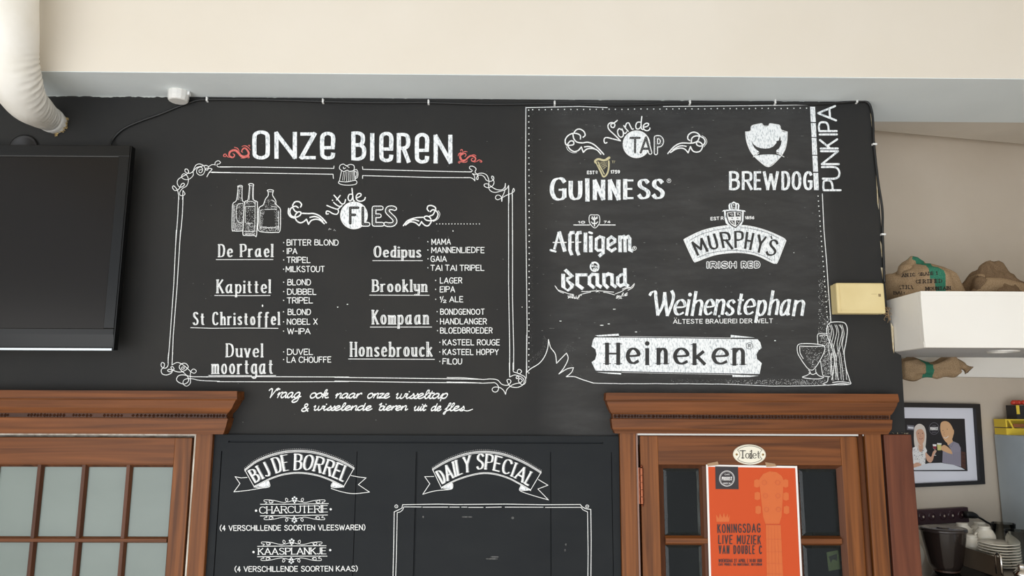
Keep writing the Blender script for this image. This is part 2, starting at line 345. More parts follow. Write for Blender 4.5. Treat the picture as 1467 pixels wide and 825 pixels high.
LOW = {
'a':'~4.3,5.6 3.2,6.4 1.6,6 .2,4.2 0,2.2 .6,.4 1.8,0 3.2,1 4.3,3;4.3,6.4 4.3,1;~4.3,1 4.7,.1 5.6,.5','b':'0,10 0,0;~0,4.6 1.4,6.2 3,6.2 4.2,4.6 4.2,1.8 3,0 1.4,0 0,1.2',
'c':'~4,5.3 2.6,6.4 1,5.7 0,3.2 1,.6 2.6,0 4,.9','d':'4.2,10 4.2,0;~4.2,4.9 3,6.3 1.5,6.2 .2,4.6 0,2.2 .7,.4 2,0 3.3,.7 4.2,2.2',
'e':'~.2,3.1 4,3.5 3.8,5.3 2.3,6.4 .8,5.6 0,3.2 .8,.7 2.4,0 4.1,.9','f':'~4,9.4 3,10 1.8,9.5 1.4,7.8 1.4,7.8 1.4,-1.8;0,6.2 3.4,6.2',
'g':'~4.2,4.9 3,6.3 1.5,6.2 .2,4.6 0,2.4 .7,.7 2,.2 3.3,.9 4.2,2.4;~4.2,6.2 4.2,3 4.2,-1 3.4,-2.9 1.8,-3.2 .3,-2.4','h':'0,10 0,0;~0,4.4 1.3,6 2.8,6.3 3.9,5.2 4,3 4,0',
'i':'0,6.2 0,0;0,8.8','j':'~1.4,6.2 1.4,0 1,-2.6 -.4,-3;1.4,8.6','k':'0,10 0,0;3.8,6.2 .2,2.8;1.2,3.8 4.4,0','l':'0,10 0,0',
'm':'0,6.2 0,0;~0,4.6 1.2,6.1 2.4,6.1 3,4.8 3,0;~3,4.6 4.2,6.1 5.4,6.1 6,4.8 6,0','n':'0,6.2 0,0;~0,4.6 1.3,6 2.8,6.3 3.9,5.2 4,3 4,0',
'o':'~2.1,6.4 .6,5.4 0,3.2 .6,.9 2.1,0 3.6,.9 4.2,3.2 3.6,5.4 2.1,6.4','p':'0,6.2 0,-3.2;~0,4.6 1.4,6.2 3,6.2 4.2,4.6 4.2,1.8 3,0 1.4,0 0,1.2',
'r':'0,6.2 0,0;~0,4.2 1,5.8 2.2,6.4 3.2,6','s':'~3.4,5.4 2.2,6.4 .8,6 .2,4.8 1,3.7 2.6,2.8 3.5,1.6 2.8,.3 1.4,0 0,.9',
't':'~1.2,8.8 1.2,2 1.8,.2 3,.3;0,6.2 2.8,6.2','u':'~0,6.2 0,2 .7,.3 2,0 3.2,.7 4,2.2;4,6.2 4,0','v':'0,6.2 2.1,0;2.1,0 4.2,6.2',
'y':'~0,6.2 0,2.6 .8,.8 2,.5 3.2,1 4,2.4;~4,6.2 4,0 3.4,-2.4 1.8,-3.2 .4,-2.6','z':'0,6.2 3.8,6.2;3.8,6.2 0,0;0,0 4,0'}
MIX = dict(CAPS); MIX.update(LOW)
SCR = {
'a':'~4,5.2 2.8,6.2 1,5 0,2.6 .6,.4 2,.4 3.4,2.6 4.2,5.8 4.2,5.8 4,1.4 4.6,.2 6,2','e':'~0,1.6 2.2,3.2 3.6,5 2.8,6.2 1.4,5.6 .4,3.2 .8,.8 2.2,0 4,1.2 4.8,2.4',
'i':'~0,2 1.2,5.8 1.2,5.8 .9,1.6 1.5,.1 3,1.8;1.6,8.4','n':'~0,3.6 1,6 1,6 .8,3 .6,0 .6,0 1.2,3.4 2.6,6 3.8,5.6 3.6,2 4,.2 5.4,1.8',
'r':'~0,3.6 1,6 1,6 .8,3 .6,0 .6,0 1.2,3.4 2.4,5.8 3.6,6.2 3.8,5','o':'~2.2,6.2 .6,5 0,2.6 .8,.3 2.2,.1 3.6,1.6 4,4 3.4,5.8 2.2,6.2;~3.5,5.4 4.2,4.6 5.2,5',
'k':'~0,1.5 1.9,6.5 2.4,9.8 1.3,9.6 .8,6 .6,0;~.8,2.6 2,5.4 3.6,5.8 3.4,3.8 1.4,3.2;~1.6,3.2 3,.4 5,.8',
'g':'~4,5.2 2.8,6.2 1,5 0,2.6 .6,.4 2,.4 3.4,2.6 4.2,5.8 4.2,5.8 4.2,0 3.6,-3.4 1.2,-5 -.6,-4 .6,-2 5.8,1.8','z':'~.2,5.6 2.2,6 3.8,5.8 3.8,5.8 .4,.3 .4,.3 2.4,.6 5,.6',
'w':'~0,4.6 .8,6.2 1,5 .8,1.4 1.6,.1 3,2 3.4,6 3.4,6 3.3,1.5 4.2,.1 5.6,2 6,5.6 7.2,5.4','s':'~0,1 2,4 2.4,6.3 2.4,6.3 3.4,2.8 2.6,.2 .8,.4',
'l':'~0,1.6 2.4,6.5 2.6,9.8 1.5,9.4 1,5 1.2,1 2,0 3.6,1.6','t':'~0,2 1.4,6 1.8,9 1.8,9 1.3,4 1.2,1.2 2,0 3.6,1.6;.2,6.3 3.4,6.5',
'p':'~0,2.8 1.2,6.2 1.2,6.2 .9,2 .7,-3.4;~.9,2 2,5.4 3.6,6.3 4.4,4.4 3.8,1.4 2.4,.2 1.2,.6','d':'~4,5.2 2.8,6.2 1,5 0,2.6 .6,.4 2,.4 3.4,2.6 4.5,10 4.5,10 4.1,1.4 4.6,.2 6,2',
'b':'~0,7.5 1.4,9.8 1.4,9.8 1,3 1,.8 2.4,0 3.8,1.6 4,4.4 3,6 1.2,4.6','u':'~0,3.6 1,6 1,6 .7,1.6 1.6,.1 3,1.6 4,6 4,6 3.8,1.4 4.4,.1 5.8,1.8',
'f':'~0,1.5 2.4,7 3,9.6 2,9.8 1.4,6 1,-2 .4,-4.4 -.3,-3.2 1,-.6 3.4,1.4','V':'~-1.6,8 -.4,9.8 1,9.6 1.4,5 1.2,0 1.2,0 3.2,6 5,10 6.2,10.2 5.4,8.6 4.6,9.8 7.4,9.6',
'&':'~5.6,4 4,1 2,-.2 .4,.6 0,2.4 1.4,4.4 3.6,6.4 4,8.6 2.8,9.8 1.5,8.6 2,6 5.8,-.2'}
# ---------------------------------------------------------------- room shell
def sbox(name, mt, x0, x1, y0, y1, z0, z1, label=None, parent=None, bevel=0, kind='structure'):
    return MB().box(x0, x1, y0, y1, z0, z1).build(name, mt, parent, label, kind=None if parent else kind, bevel=bevel)
M_floor = wood('pale_floor_boards', (1.5, 14, 14), (200, 190, 176), (214, 205, 192))
sbox('floor', M_floor, -3.6, 3.6, -6.2, 2.2, -.1, 0, 'pale wooden bar floor')  # floor out of view, coloured this pale to bounce light upward
sbox('ceiling', M_cream, -3.6, 3.6, -6.2, 2.2, 4.0, 4.1, 'cream painted ceiling above the beam')
sbox('wall_left', M_cream, -3.6, -3.5, -2.2, 2.2, 0, 4.0, 'cream painted side wall')
sbox('wall_right', M_beige, 3.5, 3.6, -3.0, 2.2, 0, 4.0, 'beige painted side wall')
ZB = P(660, 141.3, 0).z                       # underside of the beam
YB = -.19
# chalk wall with two door openings and a ragged right edge
wx = lambda x, y, Y=0.: P(x, y, Y).x
wz = lambda x, y, Y=0.: P(x, y, Y).z
ZH = wz(600, 612)                           # door head
LX1 = wx(300, 640); RX0 = wx(892, 640); RX1 = wx(1262, 640)
wall = MB(); T = .12
edge = [(1243, 138), (1249, 158), (1251, 182), (1254, 205), (1257, 240), (1260, 290), (1263, 330), (1266, 372), (1268, 405), (1271, 440), (1276, 470), (1280, 503), (1291, 509), (1293, 540), (1295, 575), (1297, 622)]
ev = [P(x, y, 0) for x, y in edge]; ev[0].z = ZB
top = [Vector((-3.5, 0, ZB))]+[v for v in ev]+[Vector((ev[-1].x, 0, ZH)), Vector((-3.5, 0, ZH))]
if ev[-1].z < ZH: top = [Vector((-3.5, 0, ZB))]+[v for v in ev]+[Vector((RX1, 0, ev[-1].z)), Vector((RX1, 0, ZH)), Vector((-3.5, 0, ZH))]
k = len(top); back = [v+Vector((0, T, 0)) for v in top]
wall.add(top+back, [tuple(range(k)), tuple(range(2*k-1, k-1, -1))]+[(i, i+k, (i+1) % k+k, (i+1) % k) for i in range(k)])
wall.box(LX1, RX0, 0, T, 0, ZH); wall.box(RX1, ev[-1].x, 0, T, 0, ev[-1].z); wall.box(-3.5, -2.15, 0, T, 0, ZH)
WALL = wall.build('wall_back', M_board, None, 'black chalkboard painted wall covered in white hand lettered beer lists', kind='structure')
# beam
sbox('trim_1', M_cream, -3.5, 3.5, YB, YB+.02, ZB-.0004, 4.0, 'cream painted front face of the deep ceiling beam', bevel=.003)
sbox('trim_2', M_soffit, -3.5, 3.5, YB+.0006, T+.06, ZB-.0008, ZB+.05, 'pale grey underside of the ceiling beam above the chalk wall')  # bounce light on the underside is put into this lighter, cooler colour
# beige wall of the bar recess, running slightly askew, with a sloped plaster strip above
SL = .25; BP = (Vector((1.66, .5, 0)), Vector((SL, -1, 0)).normalized())
def bw(X, off=0.): return .5+SL*(X-1.66)-off
bm_ = MB(); 
def skew(X0, X1, z0, z1, off0, off1, mb):
    mb.add([(x, bw(x, o), z) for z in (z0, z1) for o in (off1, off0) for x in (X0, X1)],
           [(0, 2, 3, 1), (4, 5, 7, 6), (0, 1, 5, 4), (2, 6, 7, 3), (0, 4, 6, 2), (1, 3, 7, 5)]); return mb
skew(1.3, 3.5, 0, 3.40, -.06, 0, bm_).build('wall_right_recess', M_beige, None, 'beige plastered wall of the bar recess behind the chalk wall', kind='structure').name = 'wall_bar'
zt = hit(1340, 184, BP).z
MB().add([(.9, T+.05, ZB+.002), (3.5, T+.05, ZB+.002), (3.5, bw(3.5), zt), (.9, bw(.9), zt), (.9, T+.05, ZB+.06), (3.5, T+.05, ZB+.06), (3.5, bw(3.5), zt+.05), (.9, bw(.9), zt+.05)],
         [(0, 1, 2, 3), (4, 5, 6, 7), (0, 4, 5, 1), (1, 5, 6, 2), (2, 6, 7, 3), (3, 7, 4, 0)])
s = MB(); s.add([(.9, T+.05, ZB+.002), (3.5, T+.05, ZB+.002), (3.5, bw(3.5), zt), (.9, bw(.9), zt), (.9, T+.05, ZB+.06), (3.5, T+.05, ZB+.06), (3.5, bw(3.5), zt+.05), (.9, bw(.9), zt+.05)],
         [(0, 1, 2, 3), (4, 5, 6, 7), (0, 4, 5, 1), (1, 5, 6, 2), (2, 6, 7, 3), (3, 7, 4, 0)])
s.build('trim_3', noisy('pale_strip_paint', (232, 224, 212), (224, 216, 204), .85, (3, 3, 3), 4), None, 'sloping beige plaster strip between beam and recess wall', kind='structure')
# rear rooms behind the two doors
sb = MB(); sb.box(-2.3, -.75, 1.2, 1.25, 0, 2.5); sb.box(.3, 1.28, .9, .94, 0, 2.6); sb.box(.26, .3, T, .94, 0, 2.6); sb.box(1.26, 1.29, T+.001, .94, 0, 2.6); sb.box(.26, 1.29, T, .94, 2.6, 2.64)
sb.build('wall_behind_doors', mat('corridor_dimness_tone', (44, 41, 34), .9), None, 'dim corridor walls seen through the door glass', kind='structure').name = 'wall_rear'  # near-black colour carries the darkness of the unlit corridor
# ragged unpainted patches on wall edges
pl0 = plane(-.0006); ch = MB(); random.seed(3)
def rag(x):
    n = noise.noise(Vector((x*.11, 1.7, 0)))+.6*noise.noise(Vector((x*.42, 5.1, 0)))
    return max(0, (n+(.45 if x < 270 else -.12))*(2.0 if x < 270 else 1.5))
x = 66.0
while x < 1236:
    t0, t1 = rag(x), rag(x+2.2); y0, y1 = (139.2+q/1240*4.2 for q in (x, x+2.2))
    xa_, xb2 = wx(x, 142), wx(x+2.2, 142)
    if t0+t1 > .05: ch.add([(xa_, -.0007, ZB), (xb2, -.0007, ZB), (xb2, -.0007, ZB-t1/430-.0006), (xa_, -.0007, ZB-t0/430-.0006)], [(0, 1, 2, 3)])
    x += 2.2
ch.build('paint_edge', mat('ragged_grey_paint', (176, 180, 176), .8), WALL, 'ragged pale paint edge along the top of the chalk wall', kind='stuff')
ch = MB()
for poly in ([(1276, 462), (1280, 468), (1281, 506), (1279, 500)], [(1247, 162), (1250, 170), (1252, 196), (1249, 180)], [(1255, 250), (1257, 260), (1259, 300), (1257, 290)], [(1261, 345), (1264, 352), (1265, 372), (1263, 366)], [(1262, 383), (1267, 384), (1268, 398), (1265, 400)]):
    ch.prism(poly, plane(-.0012), .001)
ch.build('plaster_chip', M_plaster, WALL, 'bare plaster showing along the ragged right wall edge', kind='stuff')
# ---------------------------------------------------------------- door surrounds
def cornice(parent, xa, xb, t, levels, mt, fl=1.0, fr=1.0, xr=1080):
    """xa, xb casing edges; levels: (pixel y, overhang)"""
    mb = MB(); vs = []
    for yp, o in levels:
        z = wz(xr, yp, -(t+o*.5)); vs += [(xa-o*fl, 0, z), (xa-o*fl, -(t+o*.5), z), (xb+o*fr, -(t+o*.5), z), (xb+o*fr, 0, z)]
    fs = []
    for i in range(len(levels)-1):
        for j in range(4):
            k = (j+1) % 4; fs.append((4*i+j, 4*i+k, 4*i+4+k, 4*i+4+j))
    fs += [(0, 1, 2, 3), tuple(4*(len(levels)-1)+q for q in (3, 2, 1, 0))]
    mb.add(vs, fs); return mb.build('cornice', mt, parent)
def beads(parent, xa, xb, Y, z, gaps=()):
    mb = MB(); x = xa; random.seed(5)
    while x < xb:
        w_ = random.uniform(.005, .013)
        if not any(a < x < b for a, b in gaps):
            c = Vector((x+w_/2, Y, z+random.uniform(-.0006, .0006))); h = random.uniform(.0045, .0066)
            r = [(-w_/2, 0, 0), (w_/2, 0, 0), (0, 0, h), (0, 0, -h), (0, -.0065, 0), (w_*.15, -.004, h*.6), (-w_*.15, -.004, -h*.6)]
            mb.add([c+Vector(q) for q in r], [(0, 2, 4), (2, 1, 4), (1, 3, 4), (3, 0, 4), (0, 5, 4), (1, 6, 4)])
        x += w_+.0015
    mb.box(xa, xb, Y+.001, Y+.004, z-.0066, z+.0066)
    mb.build('bead_moulding', W_hd, parent, 'dark carved rope moulding, chipped in places', kind='stuff')
TC = .03
# left door
t1 = empty('trim_4', (0, 0, 0), 'orange brown wooden surround of the wide glazed door on the left', kind='structure')
LXo = wx(304, 640, -TC); LXi = wx(279.5, 640, -TC)
cornice(t1, -2.5, LXo, TC, [(559.5, .072), (571, .074), (573, .069), (576, .066), (584, .058), (590, .048), (592, .044), (598, .043), (599, .047), (612, .041), (619, .036), (621.5, .034)], W_h, 1, 1.12, 170)
zb = wz(170, 595, -TC-.023)
beads(t1, -2.4, LXo+.046, -TC-.0235, zb, [(wx(a, 595, -.07), wx(b, 595, -.07)) for a, b in ((-60, -20), (6, 33), (88, 96), (126, 142), (172, 182))])
ZT = wz(170, 621, -TC)
MB().box(LXi, LXo, -TC, 0, 0, ZT+.01).build('casing', W_v, t1, bevel=.003)
MB().box(-2.25, -2.15, -TC, 0, 0, ZT+.01).build('casing', W_v, t1, bevel=.003)
MB().box(LXi-.0055, LXi, -TC+.004, .06, 0, ZT+.004).box(-2.1, LXi, -TC+.006, .06, wz(170, 623.6, -TC), ZT+.004).box(-2.15, LXi, .03, .05, ZT-.04, ZT+.004).build('door_stop', noisy('worn_white_paint', (206, 200, 188), (160, 146, 130), .6, (40, 40, 12), 4), t1, 'worn white painted edge of the door frame')
YD = -.012
def relief_frame(x0, x1, z0, z1, y, d, w_):   # sloping inner moulding of one pane opening
    mb = MB(); a = [(x0, y, z0), (x1, y, z0), (x1, y, z1), (x0, y, z1)]
    b = [(x0+w_, y+d, z0+w_), (x1-w_, y+d, z0+w_), (x1-w_, y+d, z1-w_), (x0+w_, y+d, z1-w_)]
    mb.add(a+b, [(i, (i+1) % 4, (i+1) % 4+4, i+4) for i in range(4)]); return mb
M_frost = noisy('frosted_glass_film', (120, 131, 125), (110, 121, 115), .35, (2.5, 2.5, 5), 3, .3, .7, spec=.5)
def make_door(name, label, x0, x1, ztop, stile0, stile1, zrail, cols, rows, mw, ypane, glass, zbot=.04):
    """cols, rows: pane edges (inside opening) in world units; mw: depth of the bars"""
    d = empty(name, (0, 0, 0), label, kind='structure'); yb = YD+.04
    MB().box(x0, stile0, YD, yb, zbot, ztop).build('stile', W_v, d, bevel=.0015)
    MB().box(stile1, x1, YD, yb, zbot, ztop).build('stile', W_v, d, bevel=.0015)
    MB().box(stile0, stile1, YD+.001, yb, zrail, ztop).build('top_rail', W_h, d, bevel=.0015)
    zl = rows[-1][0]
    MB().box(stile0, stile1, YD+.001, yb, zbot, zl).build('bottom_panel', W_h, d, bevel=.0015)
    for i in range(len(cols)-1):
        a, b = cols[i][1], cols[i+1][0]; c = (a+b)/2
        mb = MB(); mb.add([(a, YD+.016, zl), (a+(b-a)*.25, YD+.004, zl), (b-(b-a)*.25, YD+.004, zl), (b, YD+.016, zl),
                           (a, YD+.016, zrail), (a+(b-a)*.25, YD+.004, zrail), (b-(b-a)*.25, YD+.004, zrail), (b, YD+.016, zrail)],
                          [(0, 1, 5, 4), (1, 2, 6, 5), (2, 3, 7, 6), (0, 4, 7, 3)])
        mb.build('glazing_bar', W_vd, d)
    for i in range(len(rows)-1):
        a, b = rows[i+1][1], rows[i][0]
        mb = MB(); X0, X1 = cols[0][0], cols[-1][1]
        mb.add([(X0, YD+.015, a), (X0, YD+.002, a+(b-a)*.25), (X0, YD+.002, b-(b-a)*.25), (X0, YD+.015, b),
                (X1, YD+.015, a), (X1, YD+.002, a+(b-a)*.25), (X1, YD+.002, b-(b-a)*.25), (X1, YD+.015, b)],
               [(0, 1, 5, 4), (1, 2, 6, 5), (2, 3, 7, 6), (0, 4, 7, 3)])
        mb.build('glazing_bar', W_h, d)
    # moulding round the glazed field
    X0, X1, Z0, Z1 = cols[0][0], cols[-1][1], rows[-1][0], rows[0][1]
    e = .012; mb = MB()
    o = [(stile0, YD, Z0-e), (stile1, YD, Z0-e), (stile1, YD, Z1+e), (stile0, YD, Z1+e)]
    n_ = [(X0, YD+.014, Z0), (X1, YD+.014, Z0), (X1, YD+.014, Z1), (X0, YD+.014, Z1)]
    mb.add(o+n_, [(i, (i+1) % 4, (i+1) % 4+4, i+4) for i in range(4)]); mb.build('glazing_moulding', W_vd, d)
    for c in cols:
        for r in rows:
            MB().box(c[0]-.002, c[1]+.002, YD+ypane, YD+ypane+.004, r[0]-.002, r[1]+.002).build('glass_pane', glass, d)
    return d
LX = [wx(v, 690, YD) for v in (-73, -9, 52.2, 117, 181)]
wL = (LX[4]-LX[3]); bar = .0215
xs1 = wx(246, 690, YD)
cols = []
cx = [LX[4]-wL*i for i in range(9)][::-1]
for a, b in zip(cx, cx[1:]): cols.append((a+bar/2, b-bar/2))
cols.append((cx[-1]+bar/2, wx(244.5, 690, YD)))
zr = wz(100, 668.5, YD+.02); z1 = wz(100, 768, YD+.02); z2 = wz(100, 778.5, YD); ph = zr-z1; gp = z1-z2
rows = [(zr-i*(ph+gp)-ph, zr-i*(ph+gp)) for i in range(6)]
make_door('door_1', 'brown wooden door with a grid of small frosted glass panes', -2.1, wx(274.5, 640, YD), wz(100, 626.5, YD), cols[0][0]-.012, wx(247, 680, YD), zr+.008, cols, rows, .02, .018, M_frost)
# right door
ZT = wz(1080, 621, -TC)
t2 = empty('trim_5', (0, 0, 0), 'orange brown wooden surround of the narrow toilet door', kind='structure')
RXo = wx(888, 640, -TC); RXi = wx(911.5, 640, -TC); RYi = wx(1240, 640, -TC); RYo = wx(1264, 640, -TC)
cornice(t2, RXo, RYo, TC, [(563.5, .042), (574, .044), (576, .040), (580, .038), (588, .031), (592.5, .026), (594, .022), (600, .021), (601, .026), (614, .023), (619, .017), (621.5, .015)], W_h, 1.05, 1.25)
beads(t2, RXo-.02, RYo+.024, -TC-.0125, wz(1080, 597, -TC-.014))
MB().box(RXo, RXi, -TC, 0, 0, ZT+.01).build('casing', W_v, t2, bevel=.003)
MB().box(RYi, RYo-.001, -TC, 0, 0, ZT+.01).build('casing', W_v, t2, bevel=.003)
MB().box(RXi, RXi+.006, -TC+.006, .05, 0, ZT).build('door_stop', mat('worn_primer', (150, 120, 108), .6), t2, 'worn pinkish strip along the hinge side')
MB().box(RXi, RYi, -TC+.008, .05, wz(1080, 624.0, -TC), ZT+.003).box(RXi, RYi, .03, .05, ZT-.04, ZT+.003).build('head_strip', M_white, t2, 'white painted strip above the toilet door')
mb = MB(); xm = wx(1235.5, 640, -TC)
mb.tube([(xm, -.018, 0), (xm, -.018, ZT)], .0085, 12); mb.build('round_moulding', W_vd, t2, smooth=True)
PX0 = wx(1266.5, 640, -.012); PX1 = wx(1306.5, 640, -.012)
MB().box(PX0, PX1, -.014, T+.02, 0, wz(1290, 622.5, -.012)).build('trim_6', wood('stained_wood_post', (22, 22, 1.5), (86, 46, 30), (116, 66, 44)), None, 'darker reddish brown post beside the toilet door surround', kind='structure', bevel=.002)
random.seed(11); mb = MB()
for i in range(26):
    x_ = random.uniform(1270, 1304); p = P(x_, 621.5, random.uniform(-.008, .03)); r = random.uniform(.0015, .004)
    mb.add([p+Vector((random.uniform(-r, r), random.uniform(-r, r), random.uniform(0, 1.6*r))) for _ in range(6)], [(0, 1, 2), (2, 3, 4), (4, 5, 0), (1, 3, 5)])
mb.build('plaster_crumbs', M_plaster, None, 'plaster crumbs and dust lying on top of the brown post', 'debris', kind='stuff')
M_glass = mat('clear_door_glass', (200, 205, 200), .03, 0, Transmission_Weight=1.0, IOR=1.25)
xa = [wx(v, 715, YD+.015) for v in (951, 1002.5)]; xb_ = [wx(v, 715, YD+.015) for v in (1146.5, 1200)]
pit = (xb_[0]-xa[0])/3; wd = xa[1]-xa[0]
cols = [(xa[0]+pit*i, xa[0]+pit*i+wd) for i in range(3)]+[(xb_[0], xb_[1])]
zr = wz(1000, 671, YD+.015); z1 = wz(1000, 767, YD+.015); z2 = wz(1000, 780.5, YD+.015); ph = zr-z1; gp = z1-z2
rows = [(zr-i*(ph+gp)-ph, zr-i*(ph+gp)) for i in range(6)]
D2 = make_door('door_2', 'toilet door of orange brown wood with clear bevelled panes', wx(917, 640, YD), wx(1231.5, 640, YD), wz(1000, 624.5, YD), wx(943.5, 670, YD), wx(1206.5, 670, YD), zr+.012, cols, rows, .02, .016, M_glass)
# bevel strips on the clear panes
for c in cols:
    for r in rows[:2]:
        relief_frame(c[0], c[1], r[0], r[1], YD+.0155, -.0035, .010).build('pane_bevel', M_glass, next(o for o in D2.children if o.name.startswith('glass_pane') and not o.children))
# hinge
mb = MB(); hx = wx(919.5, 695, -.02); z0_, z1_ = wz(919, 722, -.02), wz(919, 670, -.02); hz = (z1_-z0_)/5
M_brass = mat('copper_hinge_metal', (140, 84, 60), .4, 1.0)
for i in range(5): mb.lathe((hx, -.018, z0_+i*hz), [(0, .0005), (.0062, .0005), (.0066, hz*.5), (.0062, hz-.001), (0, hz-.001)], 14)
mb.lathe((hx, -.018, z0_-.008), [(0, 0), (.004, .001), (.005, .005), (.003, .008)], 12); mb.lathe((hx, -.018, z1_), [(.003, 0), (.005, .003), (.004, .007), (0, .008)], 12)
mb.box(hx-.010, hx, -.016, -.012, z0_, z1_)
mb.build('hinge', M_brass, D2, 'worn copper coloured hinge', smooth=False)
# green and yellow sticker inside lower right pane
mb = MB(); mb.prism([(1184, 791), (1200, 788), (1203, 815), (1187, 818)], plane(YD+.024), .0004)
STK = mb.build('sticker', mat('green_yellow_sticker', (92, 104, 60), .5), D2, 'faded green sticker behind the lower right pane')
mb = MB(); mb.prism([(1187, 797), (1199, 793), (1199, 803), (1193, 801), (1190, 806)], plane(YD+.0235), .0003)
mb.build('sticker_arrow', mat('dark_sticker_print', (36, 40, 30), .5), STK)
# ---------------------------------------------------------------- lower menu board
MY = -.016; MPL = plane(MY)
MBD = empty('menu_board', P(595, 900, 0), 'black grooved menu board between the two doors with ribbon banners', 'board')
# grooved front built as a height field
X0, X1 = wx(304.5, 640, MY), wx(887, 640, MY)-.001; ztp = wz(595, 623.5, MY)
gx = []   # vertical grooves: x position, width
for a, wd_, yy in ((313, .0032, 720), (509, .0024, 720), (595.5, .0062, 720), (789, .0032, 720), (877, .0026, 720)): gx.append((wx(a, yy, MY), wd_))
zg = wz(595, 633.5, MY); zs = wz(595, 647, MY)
xsb = sorted([X0, X1, wx(327, 634, MY), wx(864, 634, MY)]+[v for g, w_ in gx for v in (g-w_/2, g+w_/2)])
zsb = [.85, zs, zg-.0028, zg+.0028, ztp]
mb = MB(); h = {}
for i in range(len(xsb)-1):
    for j in range(len(zsb)-1):
        xc = (xsb[i]+xsb[i+1])/2; zc = (zsb[j]+zsb[j+1])/2
        g = (zc < zs and any(abs(xc-a) < w_/2+1e-5 for a, w_ in gx)) or (abs(zc-zg) < .0028 and wx(327, 634, MY)-1e-6 < xc < wx(864, 634, MY))
        h[i, j] = g
for (i, j), g in h.items():
    y = MY+.007 if g else MY; a, b, c, d_ = xsb[i], xsb[i+1], zsb[j], zsb[j+1]
    mb.add([(a, y, c), (b, y, c), (b, y, d_), (a, y, d_)], [(0, 1, 2, 3)])
    if g:
        for (p, q, nb) in (((a, c), (b, c), (i, j-1)), ((b, c), (b, d_), (i+1, j)), ((b, d_), (a, d_), (i, j+1)), ((a, d_), (a, c), (i-1, j))):
            if h.get(nb): continue
            mb.add([(p[0], MY, p[1]), (q[0], MY, q[1]), (q[0], y, q[1]), (p[0], y, p[1])], [(0, 1, 2, 3)])
mb.box(X0, X1, MY+.0075, -.001, .85, ztp)
for (a, b, c, d_) in ((X0, X1, ztp, None), ): mb.add([(X0, MY, ztp), (X1, MY, ztp), (X1, -.001, ztp), (X0, -.001, ztp)], [(0, 1, 2, 3)])
for X in (X0, X1): mb.add([(X, MY, .85), (X, -.001, .85), (X, -.001, ztp), (X, MY, ztp)], [(0, 1, 2, 3)])
mb.build('board_panel', M_menu, MBD)
# black boarding right of the menu board, under the wall paint: drip cap line
MB().box(wx(330, 623, -.02), wx(878, 623, -.02), -.019, -.0165, wz(600, 634.9, -.02), wz(600, 634.3, -.02))
# ---------------------------------------------------------------- television
TY = -.10; TV = empty('television', P(60, 500, TY), 'large black flat television on the wall at the far left', 'television')
M_gloss = mat('glossy_black_plastic', (10, 10, 10), .22, 0, Specular_IOR_Level=.3); M_scr = mat('dark_screen', (24, 20, 17), .2, 0, Specular_IOR_Level=.2)
tx1 = wx(173.5, 355, TY); tz1 = wz(60, 207.5, TY); tz0 = wz(60, 500.5, TY); tx0 = tx1-1.12
MB().box(tx0+.02, tx1-.02, TY+.012, TY+.07, tz0+.02, tz1-.02).build('housing', M_black, TV, bevel=.01)
bz = .035; bt = tz1-wz(60, 223.5, TY); bb = wz(60, 470, TY)-tz0
mb = MB(); mb.box(tx0, tx1, TY, TY+.03, tz1-bt, tz1); mb.add([(x_, y_, z_) for x_ in (tx0, tx1) for y_, z_ in ((TY, tz0+bb), (TY, tz0+bb*.72), (TY+.010, tz0+.004), (TY+.03, tz0+.004), (TY+.03, tz0+bb))], [(0, 1, 6, 5), (1, 2, 7, 6), (2, 3, 8, 7), (3, 4, 9, 8), (4, 0, 5, 9), (0, 4, 3, 2, 1), (5, 6, 7, 8, 9)]); mb.box(tx0, tx0+bz, TY, TY+.03, tz0+bb, tz1-bt); mb.box(tx1-bz, tx1, TY, TY+.03, tz0+bb, tz1-bt)
mb.build('bezel', M_gloss, TV, bevel=.002)
MB().box(tx0+bz, tx1-bz, TY+.004, TY+.012, tz0+bb, tz1-bt).build('screen', M_scr, TV)
MB().box(tx0+bz, tx1-bz, TY-.0006, TY+.004, tz1-bt-.0012, tz1-bt).build('screen_highlight', mat('bezel_highlight_tone', (96, 96, 94), .4, .6), TV, 'thin lighter line under the top bezel')  # lighter strip stands in for the highlight along the screen top
MB().box(tx0, tx1, TY-.002, TY+.02, tz0-.003, tz0+.005).build('bottom_trim', mat('silver_trim', (176, 182, 186), .25, .9), TV, 'silver strip along the bottom edge', bevel=.001)
MB().box(tx1, tx1+.004, TY+.002, TY+.028, tz0, tz1).build('side_trim', M_gloss, TV, bevel=.001)
MB().box(tx0+.3, tx0+.8, TY+.07, -.001, tz0+.15, tz1-.15).build('wall_mount', M_black, TV)
# dark round opening above the television
mb = MB(); c = P(34, 213, -.004); mb.lathe((c.x, -.001, c.z), [(.045, 0), (.05, .006), (.044, .009), (.038, .003), (0, .002)], 32, axis='Y')
mb.build('round_cover', mat('dark_cover', (16, 14, 14), .5), None, 'black round cover on the wall half hidden behind the television', 'cover', smooth=True)
